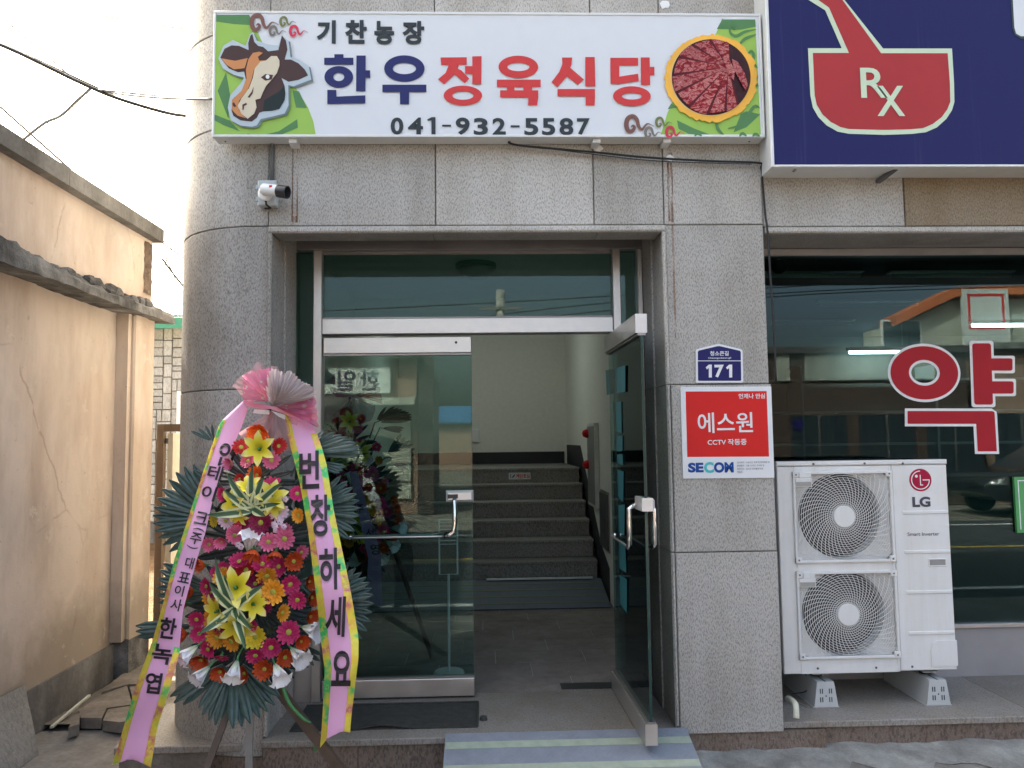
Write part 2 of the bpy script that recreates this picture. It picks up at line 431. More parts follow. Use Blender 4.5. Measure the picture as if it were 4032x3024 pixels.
GREENROOF = plain('green_roof_sheet', (.07, .30, .19), .5, 0, .06)
STONEW = granite('white_cladding_stone', (.50, .50, .47), (.25, .25, .24), (.60, .60, .57), sp=40, strength=.5, rnd=.16)
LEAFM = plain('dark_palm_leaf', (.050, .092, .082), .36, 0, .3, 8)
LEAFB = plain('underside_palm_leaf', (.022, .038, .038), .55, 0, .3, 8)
STEMG = plain('green_wrap_tape', (.06, .22, .07), .6); WOODB = plain('brown_wood_strip', (.085, .055, .038), .6, 0, .25, 14)
WOODG = plain('grey_wood_strip', (.30, .29, .275), .6, 0, .15, 14)
def petal(name, c, edge):
    t = NT(name); g = t.n('ShaderNodeVectorMath', operation='LENGTH'); t.l(t.tc.outputs['Object'], g.inputs[0])
    c2 = t.ramp(g.outputs['Value'], [(.25, tuple(x*.75 for x in c)), (.6, c), (1.0, edge)])
    r = t.math('ADD', t.math('MULTIPLY', t.objrand(), .35), .80)
    rc = t.n('ShaderNodeCombineColor'); [t.l(r, rc.inputs[i]) for i in range(3)]
    return t.bsdf(t.mix(1.0, c2, rc.outputs[0], 'MULTIPLY'), .55, spec=.3, Subsurface_Weight=.0)
PET = {'O': petal('orange_petal', (.68, .10, .025), (.74, .15, .03)), 'R': petal('red_petal', (.46, .016, .02), (.50, .022, .022)),
       'P': petal('pink_petal', (.66, .12, .25), (.70, .20, .34)), 'M': petal('magenta_petal', (.55, .02, .13), (.62, .06, .20)),
       'W': petal('wine_petal', (.27, .012, .075), (.32, .025, .11)), 'A': petal('amber_petal', (.76, .30, .02), (.80, .40, .05)),
       'Y': petal('yellow_petal', (.78, .60, .03), (.80, .66, .08)), 'L': petal('pale_pink_petal', (.72, .52, .66), (.78, .62, .75)),
       'V': petal('rust_petal', (.50, .065, .015), (.56, .09, .02))}
CENTRE = plain('flower_centre', (.34, .36, .05), .7, 0, .3, 40)
LILY_Y = petal('yellow_lily_petal', (.72, .60, .03), (.80, .74, .30)); LILY_W = petal('white_lily_petal', (.66, .72, .58), (.80, .80, .84))
def varieg():
    t = NT('variegated_leaf'); sx = t.n('ShaderNodeSeparateXYZ'); t.l(t.tc.outputs['Generated'], sx.inputs[0])
    d = t.math('ABSOLUTE', t.math('SUBTRACT', sx.outputs['X'], .5))
    d = t.math('ADD', d, t.math('MULTIPLY', t.math('SUBTRACT', t.noise(3, 3, .5, t.mapping((9, 1, 1))), .5), .16))
    return t.bsdf(t.ramp(d, [(.12, (.05, .11, .055)), (.21, (.10, .18, .08)), (.25, (.60, .62, .34)), (.5, (.68, .70, .45))]), .5)
VARIEG = varieg()
MOSS = plain('moss', (.03, .035, .012), .9, 0, .5, 40)
RIB = plain('pink_satin_ribbon', (.70, .36, .58), .35, 0, .03, 3); RIB_T = plain('pink_ribbon_band', (.74, .31, .47), .38, 0, .04)
RIB_V = plain('mauve_satin_ribbon', (.42, .26, .48), .35, 0, .03, 3)
INKB = plain('black_calligraphy_ink', (.012, .008, .014), .5)
def holo():
    t = NT('foil_ribbon_edge'); n = t.noise(1.0, 2, .4, t.mapping((9, 9, 11))); k = t.noise(60, 4, .6)
    c = t.ramp(n, [(.30, (.05, .50, .14)), (.40, (.10, .52, .16)), (.46, (.66, .60, .06)), (.56, (.70, .48, .08)), (.62, (.55, .16, .18)), (.70, (.60, .40, .06))])
    c = t.mix(t.ramp(k, [(.5, 0), (.62, .7)]), c, (.72, .62, .10))
    return t.bsdf(c, .28, .45, bump=k, bdist=.001)
HOLO = holo()
def tulle(name, c, alpha, dots=False):
    t = NT(name); d = t.n('ShaderNodeBsdfDiffuse'); d.inputs['Color'].default_value = (*c, 1); tl = t.n('ShaderNodeBsdfTranslucent'); tl.inputs['Color'].default_value = (*c, 1)
    m1 = t.n('ShaderNodeMixShader'); m1.inputs[0].default_value = .45; t.l(d.outputs[0], m1.inputs[1]); t.l(tl.outputs[0], m1.inputs[2])
    if dots:
        v = t.n('ShaderNodeTexVoronoi'); v.inputs['Scale'].default_value = 22; t.l(t.tc.outputs['Object'], v.inputs['Vector'])
        cc = t.mix(t.ramp(v.outputs['Distance'], [(.20, 1), (.25, 0)]), c, (.78, .62, .62)); t.l(cc, d.inputs['Color']); t.l(cc, tl.inputs['Color'])
    tr = t.n('ShaderNodeBsdfTransparent'); m2 = t.n('ShaderNodeMixShader'); m2.inputs[0].default_value = alpha
    t.l(tr.outputs[0], m2.inputs[1]); t.l(m1.outputs[0], m2.inputs[2]); t.l(m2.outputs[0], t.out.inputs['Surface']); return t.m
TUL_P = tulle('pink_dotted_organza', (.80, .25, .44), .66, True); TUL_W = tulle('white_pink_crepe', (.82, .72, .72), .8)
TUL_L = tulle('sheer_pink_organza', (.76, .44, .50), .42)
CYANF = glass('cyan_film', (.10, .55, .62), .6); CYANF2 = plain('cyan_door_film', (.03, .20, .225), .4)
BRICK = plain('dark_brick', (.075, .048, .04), .85, 0, .3, 9)
PEACH2 = plain('peach_wall_paint', (.30, .19, .14), .8, 0, .08)
CREAMW = plain('cream_panel_paint', (.43, .43, .36), .7, 0, .06); ORANGER = plain('orange_roof_sheet', (.55, .16, .06), .5)
OPSIGN = plain('pale_signboard', (.60, .62, .60), .5); OPINK = plain('slate_letter', (.06, .06, .09), .5)
WINDK = plain('dark_window', (.03, .04, .05), .1); CARW = plain('white_car_paint', (.62, .63, .64), .2); CARK = plain('black_car_paint', (.02, .02, .023), .15)
CONCP = plain('concrete_pole', (.3, .29, .28), .85)
GREENS = plain('bright_green_board', (.09, .36, .12), .4); METPAN = plain('grey_metal_panel', (.33, .325, .335), .45, .2, .08, 5)
PVC = plain('cream_pvc', (.66, .65, .52), .4); DRYLEAF = cement('dry_leaf_litter', (.22, .14, .075), .5, (.6, .5, .4), 25, .03)

# ------------------------------------------------------------------ ground and street
ZF = .155
def sheet(x0, x1, y0, y1, z): return MB().add([(x0,y0,z),(x1,y0,z),(x1,y1,z),(x0,y1,z)], [(0,1,2,3)])
struct('ground', sheet(-300, 300, -300, 300, -.012), cement('bare_ground', (.22, .20, .17), .3, (.6, .55, .5), .6))
def rough_sheet(x0, x1, y0, y1, nx, ny, amp, z):
    mb = MB(); vs = []
    for j in range(ny+1):
        for i in range(nx+1):
            x = x0+(x1-x0)*i/nx; y = y0+(y1-y0)*j/ny
            e = 0 if i in (0, nx) or j in (0, ny) else 1
            vs.append((x, y, z+e*amp*(sin(x*7.1+y*3)*.4+sin(x*17+y*13)*.3+random.uniform(-.5, .5))))
    fs = [(j*(nx+1)+i, j*(nx+1)+i+1, (j+1)*(nx+1)+i+1, (j+1)*(nx+1)+i) for j in range(ny) for i in range(nx)]
    return mb.add(vs, fs)
struct('pavement', rough_sheet(-3.2, 9, -2.2, .6, 120, 34, .006, .0), GROUND, True)
struct('road', sheet(-60, 60, -9.0, -2.2, -.006), ASPHALT)
m = MB()
for x in range(-14, 15):
    m.box(x*4-1.5, x*4+.0, -5.68, -5.58, -.004, -.002)
struct('road_marking', m, plain('yellow_road_paint', (.55, .38, .06), .7))
m = MB().box(-60, 60, -2.75, -2.63, -.004, -.002).box(-60, 60, -8.4, -8.28, -.004, -.002)
struct('road_marking', m, plain('white_road_paint', (.7, .7, .68), .7))
struct('alley_path', rough_sheet(-2.62, -1.2, .62, 2.2, 40, 44, .012, .03), ALLEY, True)
struct('alley_yard', rough_sheet(-6, -1.0, 2.2, 12, 40, 60, .02, .012), DRYLEAF, True)

# ------------------------------------------------------------------ the granite building
B = thing('granite_shop_building', 'grey granite clad shop building with rounded corner column and glass entrance', 'building', (0, .5, 0))
def bp(name, mb, mat, smooth=False, label=None): return obj(name, mb, mat, B, smooth, label)
def panel(x0, x1, z0, z1, Y=0.0, t=.028, mat=None, g=.0025):
    return bp('granite_panel', MB().bbox(x0+g, x1-g, Y, Y+t, z0+g, z1-g, .004), mat or GRAN)
XL, XR = -1.115, .94
ZJ = [.06, 1.03, 1.90, 2.755, 3.30, 3.83, 4.40, 5.0]
# rounded column
cx, cy, r0 = -1.19, .56, .56
for a, b in zip(ZJ[:-1], ZJ[1:]):
    mb = MB(); n = 22; prof = [(cx-r0*sin(pi/2*k/n), cy-r0*cos(pi/2*k/n)) for k in range(n+1)]
    pin = [(cx-(r0-.03)*sin(pi/2*k/n), cy-(r0-.03)*cos(pi/2*k/n)) for k in range(n+1)]
    prof = [(XL-.022, 0.0)]+prof; pin = [(XL-.022, .03)]+pin; n += 1
    vs = []; fs = []
    g = .0022
    for z in (a+g, a+g+.004, b-g-.004, b-g):
        e = .004 if z in (a+g, b-g) else 0
        for (x, y), (x2, y2) in zip(prof, pin): vs.append((x+(x2-x)*e/.03, y+(y2-y)*e/.03, z))
    for z in (a+g, b-g):
        for x, y in pin: vs.append((x, y, z))
    N = n+1
    for rr in range(3):
        for k in range(n): fs.append((rr*N+k, rr*N+k+1, (rr+1)*N+k+1, (rr+1)*N+k))
    for k in range(n):
        fs.append((4*N+k, 4*N+k+1, k+1, k)); fs.append((3*N+k, 3*N+k+1, 5*N+k+1, 5*N+k)); fs.append((5*N+k, 5*N+k+1, 4*N+k+1, 4*N+k))
    fs.append((0, N, 2*N, 3*N, 5*N, 4*N)); fs.append((n, 4*N+n, 5*N+n, 3*N+n, 2*N+n, N+n))
    autosmooth(bp('granite_panel', MB().add(vs, fs), GRAN_D), 30)
core = MB().prism([(XL-.03, .03, 0)]+[(cx-(r0-.03)*sin(pi/2*k/16), cy-(r0-.03)*cos(pi/2*k/16), 0) for k in range(17)]+[(XL-.03, cy, 0)], (0, 0, 6.9))
bp('column_core', core, CAULK)
plinth = MB().prism([(XL-.01, -.0, 0)]+[(cx-(r0+.0)*sin(pi/2*k/20), cy-(r0+.0)*cos(pi/2*k/20), 0) for k in range(21)]+[(XL-.01, cy, 0)], (0, 0, .06))
bp('column_plinth', plinth, GRAN_B)
# facade field above the opening
xs = [XL-.022, -.26, .58, .955, 1.49]
for a, b in zip(ZJ[3:-1], ZJ[4:]):
    for x0, x1 in zip(xs[:-1], xs[1:]): panel(x0, x1, a, b)
# pillar between entrance and pharmacy
panel(.958, 1.49, 1.90, 2.755)
panel(.963, 1.497, 1.03, 1.90, -.006, .034); panel(.963, 1.499, .118, 1.03, -.006, .034)
bp('pillar_core', MB().box(.97, 1.485, .03, .75, 0, 2.73), CAULK)
bp('wall', MB().box(XL-.02, 9, .029, .24, 2.757, 6.9), CAULK, label='upper wall backing behind the granite panels')
for x0, x1 in ((1.49, 2.27), (2.27, 3.6), (3.6, 5.0)):
    panel(x0, x1, 2.745, 3.30, .012, .016, GRAN if x0 < 2 else granite('ochre_stained_granite', (.30, .235, .155), (.10, .08, .06), (.40, .35, .27), stain=(.7, .6, .45), stain_amt=.5))
    panel(x0, x1, 3.30, 4.40, .012, .016)
bp('parapet', MB().box(XL-.3, 9, .0, .25, 6.9, 7.1), CEM)
bp('wall', MB().box(-1.75, -1.62, .56, 9, 0, 7.0), GRAN_D); bp('wall', MB().box(-1.75, 9, 9, 9.2, 0, 7), CEM); bp('wall', MB().box(9, 9.2, .03, 9, 0, 7), CEM)
bp('roof', MB().box(-1.75, 9, .25, 9.0, 6.8, 6.9), CEM)
# reveals
bp('lintel_moulding', MB().bbox(XL-.02, XR+.02, -.012, .02, 2.718, 2.752, .008), GRAN)
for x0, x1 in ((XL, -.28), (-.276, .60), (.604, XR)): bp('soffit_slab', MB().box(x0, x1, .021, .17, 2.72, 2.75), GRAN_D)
for a, b in ((.157, 1.03), (1.034, 1.90), (1.904, 2.717)):
    for s, X in ((-1, XL), (1, XR)):
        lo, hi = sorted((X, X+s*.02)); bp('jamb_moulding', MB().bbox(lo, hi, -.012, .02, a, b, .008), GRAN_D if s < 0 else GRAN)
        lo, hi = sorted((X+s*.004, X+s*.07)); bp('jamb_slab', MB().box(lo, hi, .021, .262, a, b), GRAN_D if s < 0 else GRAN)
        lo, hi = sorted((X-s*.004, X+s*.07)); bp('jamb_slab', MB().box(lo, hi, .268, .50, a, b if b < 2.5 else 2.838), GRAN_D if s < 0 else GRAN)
# entrance steel frame
bp('door_header', MB().box(XL, XR, .172, .50, 2.84, 2.90), STEEL_D)
bp('door_header', MB().bbox(XL, XR, .50, .60, 2.752, 2.84, .004), STEEL_D)
ML0, ML1, MR0, MR1 = -1.012, -.962, .755, .803
for a, b in ((-1.145, -1.125), (ML0, ML1), (MR0, MR1), (.905, .935)):
    bp('mullion', MB().bbox(a, b, .50, .60, ZF, 2.751, .004), STEEL_V)
bp('transom_bar', MB().bbox(ML1+.001, MR0-.001, .505, .595, 2.252, 2.345, .004), STEEL)
for a, b in ((-1.125, ML0), (MR1, .905)):
    bp('kick_panel', MB().box(a+.001, b-.001, .52, .58, ZF, .47), STEEL_V)
    bp('frame_bead', MB().box(a+.001, b-.001, .515, .585, .471, .49), STEEL)
    bp('window_pane', MB().box(a+.001, b-.001, .545, .555, .491, 2.75), GLASS)
bp('window_pane', MB().box(ML1+.001, MR0-.001, .545, .555, 2.346, 2.75), GLASS)
for a, b, c, d in ((ML1+.001, MR0-.001, 2.732, 2.7505), (ML1+.001, MR0-.001, 2.3465, 2.356)): bp('frame_bead', MB().box(a, b, .535, .5445, c, d), STEEL_D)
# treads and base courses
bp('step_tread', MB().bbox(-1.13, .985, -.058, .50, .122, ZF, .004), GRAN_T)
bp('base_course', MB().box(-1.125, -.66, -.03, .3, 0, .122), GRAN_B); bp('base_course', MB().box(-.656, .14, -.03, .3, 0, .122), GRAN_B)
bp('base_course', MB().box(.144, .98, -.03, .3, 0, .122), GRAN_B)
bp('base_course', MB().box(.984, 1.72, .012, .3, 0, .117), GRAN_B); bp('base_course', MB().box(1.724, 2.9, .05, .3, 0, .1215), GRAN_B); bp('base_course', MB().box(2.904, 9, .06, .3, 0, .122), GRAN_B)
bp('step_tread', MB().bbox(1.50, 2.86, .03, .76, .122, ZF, .004), GRAN_T); bp('step_tread', MB().bbox(2.863, 5.2, .03, .76, .122, ZF, .004), GRAN_T)
bp('step_tread', MB().bbox(-1.86, -1.24, -.02, .62, .095, .13, .004), GRAN_T); bp('base_course', MB().box(-1.84, -1.4, .0, .6, 0, .095), ALLEY)

# doors (parts of the building)
def door_leaf(hx, hy, ang, sgn, width):
    """leaf in its own frame: x from hinge (0) to width, thin in y; placed by rotation about the hinge"""
    M = Matrix.Translation((hx, hy, 0)) @ Matrix.Rotation(ang, 4, 'Z')
    def loc(mb): mb.v = [tuple(M @ Vector((sgn*v[0], v[1], v[2]))) for v in mb.v]; return mb
    z0, z1 = ZF+.012, 2.235
    d = bp('glass_door', loc(MB().box(.004, width-.004, -.006, .006, z0+.10, z1-.10)), GLASS)
    def sub(name, mb, mat, sm=False): return obj(name, loc(mb), mat, d, sm)
    sub('door_rail', MB().bbox(0, width, -.03, .03, z1-.095, z1, .003), STEEL); sub('door_rail', MB().bbox(0, width, -.03, .03, z0, z0+.098, .003), STEEL)
    sub('rail_bead', MB().box(.0, width, -.02, .02, z1-.107, z1-.096), STEEL_D); sub('rail_bead', MB().box(.0, width, -.02, .02, z0+.099, z0+.108), STEEL_D)
    sub('glass_edge', MB().box(width-.0035, width-.001, -.0065, .0065, z0+.11, z1-.11), GLASS_E)
    sub('keyhole', MB().lathe((width-.09, -.0305, z1-.035), (0, -1, 0), [(.008, 0), (.008, .002)], 12), DARKP)
    # lock block, vertical grip bending into a horizontal push bar
    zl = 1.30
    sub('door_lock', MB().bbox(width-.155, width+.004, -.045, .02, zl-.032, zl+.032, .012), LOCKM)
    sub('lock_slot', MB().box(width-.145, width-.085, -.0475, -.045, zl-.012, zl+.012), DARKP)
    for s in (-1, 1):
        y = s*.062
        pts = [(width-.105, s*.03, zl-.005), (width-.105, y, zl-.03), (width-.105, y, zl-.16), (width-.112, y, zl-.20), (width-.135, y, zl-.222), (width-.165, s*.055, zl-.226)]
        o = sub('door_handle', MB().tube(pts, [.0135]*6+[.010], 12), CHROME, True)
        sub('push_bar', MB().tube([(width-.166, s*.052, zl-.227), (width-.25, s*.05, zl-.228), (.20, s*.05, zl-.229), (.165, s*.035, zl-.229), (.16, s*.008, zl-.229)], .0062, 8), STEEL, True)
        sub('bar_knob', MB().lathe((.16, s*.007, zl-.229), (0, s, 0), [(.014, 0), (.014, .02), (.008, .026)], 12), CHROME, True)
    return d
dl = door_leaf(ML1+.006, .55, 0, 1, .868)
dr = door_leaf(MR0-.012, .60, radians(91.5), -1, .86)
# cyan film letters on the open door, seen edge on
xd = .742
mb = MB()
zz = zm(2300, 1200, .6024); z2 = zm(1800, 1700, .4823)
for q in (zz((140,430),(205,415),(205,580),(148,590)), zz((212,413),(268,395),(268,570),(212,578)), zz((187,640),(242,632),(245,840),(195,820)), zz((197,860),(250,855),(250,955),(200,960)), zz((200,980),(250,975),(255,1050),(203,1030)),
          zz((203,1070),(257,1090),(255,1290),(208,1240)), zz((208,1310),(265,1305),(262,1510),(212,1480)), z2((1305,870),(1370,900),(1380,1150),(1315,1110)), z2((1305,1150),(1385,1205),(1385,1480),(1325,1400))):
    mb.prism([PX(u, v, xd) for u, v in q], (.0006, 0, 0))
obj('window_film', mb, CYANF2, dr)

# entrance hall
bp('floor_slab', MB().box(-1.3, 1.3, .501, 3.2, .05, .1498), GROUT)
y = .60; row = 0
bp('floor_tile', MB().box(-1.28, 1.25, .502, .598, .15, ZF), GRAN_T)
while y < 2.9:
    x = -1.3 - (row*.23 % .6)
    while x < 1.25:
        x0, x1 = max(x, -1.28), min(x+.6, 1.25)
        if x1-x0 > .02: bp('floor_tile', MB().box(x0+.003, x1-.003, y+.003, y+.297, .15, ZF+random.uniform(-.0008, .0008)), TILE)
        x += .6
    y += .3; row += 1
bp('floor_spring_lid', MB().box(.42, .78, .63, .74, ZF+.001, ZF+.004), DARKP)
bp('hall_wall', MB().box(1.09, 1.3, .605, 7.0, 0, 4.0), WALLW); bp('hall_wall', MB().box(-1.4, -1.2, .605, 7.0, 0, 4.0), WALLW)
bp('hall_wall', MB().box(-1.2, 1.09, 6.55, 6.7, 0, 4.0), WALLW)
bp('hall_ceiling', MB().box(-1.4, 1.3, .605, 3.1, 2.92, 3.0), WALLW); bp('hall_ceiling', MB().box(-1.4, 1.3, 3.1, 6.7, 4.0, 4.1), WALLW)
bp('hall_beam', MB().box(-1.2, 1.09, 3.0, 3.1, 2.70, 4.0), WALLW)
for k in range(6):
    zt = .281+.17*(k+1)-.01+.0; zt = 1.301-.17*(5-k); yf = 4.86-.27*(5-k); dep = .30 if k < 5 else 1.69
    st = bp('stair_step', MB().box(-1.18, 1.05, yf+.02, yf+.02+min(dep, .3), zt-.17, zt-.03), GRAN_S)
    obj('stair_tread', MB().bbox(-1.18, 1.055, yf, yf+dep, zt-.03, zt, .004), GRAN_S, st)
bp('wall_skirting', MB().box(-1.2, 1.05, 6.535, 6.549, 1.302, 1.46), BLACKP)
sk = [(3.0, ZF), (3.0, .46), (3.5, .62), (5.0, 1.55), (6.5, 1.55), (6.5, 1.25), (5.0, 1.2), (3.6, .30), (3.4, ZF)]
bp('wall_skirting', MB().prism([(1.082, a, b) for a, b in sk], (.0075, 0, 0)), BLACKP)

# pharmacy front
WY = .72
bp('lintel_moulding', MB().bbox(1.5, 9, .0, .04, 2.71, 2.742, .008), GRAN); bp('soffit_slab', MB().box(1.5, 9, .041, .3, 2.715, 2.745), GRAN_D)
bp('window_header', MB().box(1.5, 9, .3, .70, 2.80, 2.9), STEEL_D); bp('window_header', MB().bbox(1.49, 9, .70, .78, 2.755, 2.80, .004), STEEL)
bp('window_pane', MB().box(1.49, 9, WY+.0, WY+.01, .47, 2.755), GLASS_P, label='large dark green pharmacy window pane')
zf_ = P(3840, 1880, WY+.012).z
bp('window_film', MB().box(1.50, 9, WY+.0105, WY+.0125, .471, zf_), plain('teal_green_window_film', (.05, .115, .105), .5, 0, .08, 2))
bp('window_sill', MB().bbox(1.49, 9, .68, .76, .445, .47, .004), STEEL); bp('kick_panel', MB().box(1.49, 9, .70, .75, ZF, .445), METPAN)
bp('room_floor', MB().box(1.49, 9, .77, 6.0, .1, ZF), TILE); bp('room_wall', MB().box(1.3, 9, 5.9, 6.0, .1, 3.1), WALLIN); bp('room_wall', MB().box(1.31, 1.45, .76, 6, .1, 3.1), WALLIN)
bp('room_ceiling', MB().box(1.3, 9, .60, 6, 2.92, 3.02), WALLIN)

# rust and sealant below the sign brackets
def stain(u, v0, v1, w, Y=-.001):
    a = P(u, v0, Y); b = P(u, v1, Y); bp('rust_stain', MB().box(a.x-w/2, a.x+w/2, Y-.0006, Y, b.z, a.z), RUST)
stain(1153, 570, 874, .007); stain(1172, 570, 874, .006); stain(1162, 850, 876, .022); stain(2630, 640, 872, .012); stain(2641, 600, 876, .014); stain(2648, 885, 1330, .010, -.013)
for u, v in ((2355, 585), (2638, 622), (2617, 20), (1158, 570)):
    p = P(u, v, -.002); k = MB(); rr = [.022*random.uniform(.7, 1.3) for _ in range(9)]
    k.prism([(p.x+rr[i]*cos(i*.698), -.006, p.z+rr[i]*sin(i*.698)) for i in range(9)], (0, .006, 0)); bp('sealant_patch', k, WHITEP)
# crumbly mortar where the street meets the base
mb = MB(); n = 90; vs = []
for i in range(n+1):
    x = 1.0+6*i/n; d = .10+.06*sin(i*.9)+random.uniform(0, .07); h = .028+random.uniform(0, .02)
    vs += [(x, .062, h), (x, .03-d*.4, h*.8*random.uniform(.6, 1)), (x, -.02-d*1.3, .002)]
mb.add(vs, [(i*3+k, i*3+3+k, i*3+4+k, i*3+1+k) for i in range(n) for k in range(2)])
bp('mortar_fillet', mb, MORTAR)

# ------------------------------------------------------------------ restaurant sign box
z1 = zm(780, 0, .4973); z2 = zm(1800, 0, .5696)
SY = -.11
a = P(836, 543, SY); b = P(2993, 56, SY)
SX0, SX1, SZ0, SZ1 = a.x, b.x, a.z+.006, b.z
sg = thing('shop_sign', 'long white light box sign with cow head, large navy and red letters above the entrance', 'sign', ((SX0+SX1)/2, -.06, SZ0))
obj('sign_case', MB().box(SX0, SX1, SY+.003, -.012, SZ0, SZ1), ALU, sg)
obj('sign_face', MB().box(SX0+.012, SX1-.012, SY+.0005, SY+.003, SZ0+.012, SZ1-.012), SIGN_W, sg)
fr = MB().bbox(SX0-.002, SX1+.002, SY-.004, SY+.004, SZ0-.002, SZ0+.012, .002).bbox(SX0-.002, SX1+.002, SY-.004, SY+.004, SZ1-.012, SZ1+.002, .002)
fr.bbox(SX0-.002, SX0+.010, SY-.004, SY+.004, SZ0+.0121, SZ1-.0121, .002).bbox(SX1-.010, SX1+.002, SY-.004, SY+.004, SZ0+.0121, SZ1-.0121, .002)
obj('sign_frame', fr, ALU, sg)
for u in (1160, 2345, 2620):
    p = P(u, 560, -.05)
    obj('sign_bracket', MB().box(p.x-.02, p.x+.02, -.09, -.001, SZ0-.022, SZ0-.002), WHITE_MET, sg)
    obj('sign_bracket', MB().box(p.x-.015, p.x+.015, -.06, -.001, SZ1+.002, SZ1+.02), WHITE_MET, sg)
for u in (885, 2007, 2953): 
    p = P(u, 556, -.06); obj('sign_screw', MB().lathe((p.x, -.05, SZ0-.0005), (0, 0, -1), [(.005, 0), (.004, .003)], 8), DARKP, sg)
def pr(z, name, mat, draw, parent=None, Y=None, k=0):
    q = Print(SY if Y is None else Y, z); q.k = k; draw(q); o = link(name, mesh_of(q, mat, name), parent or sg); fix_normals(o.data); return o
# green grounds
pr(z1, 'green_panel', SIGN_G, lambda q: q.poly((125,118),(405,118),(460,230),(520,360),(600,480),(700,600),(790,720),(870,850),(912,960),(934,1078),(125,1078)))
for i_, x_ in enumerate((((125,118),(405,118),(440,200),(280,190),(125,168)), ((222,575),(255,760),(240,940),(155,720)), ((125,905),(250,955),(330,1040),(200,990),(125,950)),
    ((485,1077),(640,1040),(785,945),(790,1010),(650,1070),(600,1077)), ((390,1058),(435,1068),(430,1077),(390,1077)), ((748,715),(800,725),(862,855),(775,850)))):
    pr(z1, 'green_patch', SIGN_DG, lambda q: q.poly(*x_), k=2+i_)
pr(z2, 'green_panel', SIGN_G, lambda q: q.poly((1830,135),(2060,135),(2100,945),(1403,945),(1450,790),(1490,700),(1600,450),(1790,230)))
for i_, x_ in enumerate((((1832,135),(2060,135),(2064,185),(1960,205),(1795,200)), ((1520,832),(1640,890),(1780,943),(1600,925),(1530,890)), ((1910,915),(1960,790),(2000,770),(2095,790),(2000,880)), ((1455,755),(1480,715),(1520,745)))):
    pr(z2, 'green_patch', SIGN_DG, lambda q: q.poly(*x_), k=2+i_)
for i_, pts in enumerate((((1880,170),(1890,230),(1930,250),(1990,220),(2065,205)), ((1950,310),(1990,270),(2065,240)), ((2000,390),(2030,355),(2050,385),(2045,430),(2075,470)), ((1790,830),(1800,890),(1850,945)), ((1870,890),(1960,860),(2050,740),(2090,750)),
            ((1640,943),(1660,925),(1690,943)), ((1950,945),(1970,925),(2000,943)), ((1815,200),(1840,160),(1830,135)), ((1900,160),(1915,200),(1945,165)), ((2075,520),(2060,570),(2080,600)), ((2040,945),(2060,930),(2090,944)))):
    s_ = smooth_pts(pts, 5); pr(z2, 'green_scroll', SIGN_DG, lambda q: q.stroke(s_, [6+16*sin(pi*i/(len(s_)-1)) for i in range(len(s_))]), k=8+i_)
# curling cloud marks, four at each end
SWIRL = [(465,208),(478,196),(490,212),(472,238),(442,235),(428,190),(440,142),(478,125),(508,150),(522,200),(548,225),(590,182),(640,202)]
def swirl(q, ox, oy, k, W=36):
    s = smooth_pts([(ox+(x-428)*k, oy+(y-125)*k) for x, y in SWIRL], 5); n = len(s)-1
    q.stroke(s, [k*W*(.15+.85*sin(pi*min(1, max(0, i/n*1.05)))**.8) for i in range(n+1)])
for zz_, l in ((z1, ((428,125,1.0,SW_BR),(655,142,.58,SW_OL),(572,215,.60,SW_GY),(733,212,.66,SW_RD))), (z2, ((1168,808,.9,SW_BR),(1375,818,.52,SW_OL),(1300,886,.55,SW_GY),(1446,882,.58,SW_RD)))):
    for ox, oy, k, mt in l: pr(zz_, 'cloud_mark', mt, lambda q: swirl(q, ox, oy, k), k=24)
# cow head print
HALO_P = [(165,470),(205,370),(280,325),(380,370),(415,280),(440,262),(470,330),(560,360),(640,370),(670,290),(720,330),(735,460),(800,480),(880,530),(900,640),(880,645),(760,690),(718,680),(720,840),(690,905),(590,930),(500,950),(470,1000),(430,1010),(340,1000),(265,960),(240,860),(260,760),(340,670),(370,620),(290,600),(200,550)]
cow = [('cow_shadow', HALO_S, [[(x+14, y+12) for x, y in HALO_P]]), ('cow_halo', HALO, [HALO_P]),
 ('cow_head', COW_BR, [[(182,465),(215,395),(270,368),(330,372),(405,405),(402,350),(420,290),(435,278),(450,340),(480,372),(520,380),(560,415),(640,405),(668,290),(700,330),(712,400),(690,480),(740,480),(800,510),(850,560),(875,605),(800,640),(720,655),(665,625),(690,690),(695,740),(680,820),(640,870),(580,885),(520,890),(490,900),(470,940),(430,970),(340,960),(285,925),(270,880),(290,780),(350,740),(385,640),(370,575),(320,580),(250,550)]]),
 ('cow_cheek', COW_TL, [[(690,690),(697,750),(690,800),(650,870),(590,885),(520,885),(530,800),(640,740)]]),
 ('cow_tan', COW_OR, [[(190,472),(300,492),(400,470),(375,550),(290,560),(235,525)], [(405,480),(440,430),(490,420),(520,430),(480,460),(490,490),(540,490),(580,465),(560,500),(500,530),(450,560),(430,640),(400,720),(330,810),(330,880),(385,945),(320,925),(275,880),(275,800),(350,730),(390,630),(385,560)]]),
 ('cow_cream', COW_CR, [[(500,500),(545,490),(585,455),(630,455),(650,490),(650,530),(630,590),(590,640),(545,690),(520,740),(500,790),(460,800),(470,860),(450,910),(400,950),(350,910),(320,850),(350,790),(410,710),(440,630),(455,555)]]),
 ('cow_marks', COW_BR, [[(505,625),(540,598),(600,605),(590,640),(540,650)], [(400,780),(430,740),(447,700),(440,750),(415,785)], [(360,880),(358,840),(390,825),(395,838),(372,850),(368,880)], [(280,830),(292,820),(310,850),(300,858),(284,850)]])]
kk = 30
for nm, mt, polys in cow:
    pr(z1, nm, mt, lambda q: [q.poly(*p) for p in polys], k=kk); kk += 4
pr(z1, 'cow_eye', LET_W, lambda q: q.ell((558,620), (15,17), n=16), k=kk)
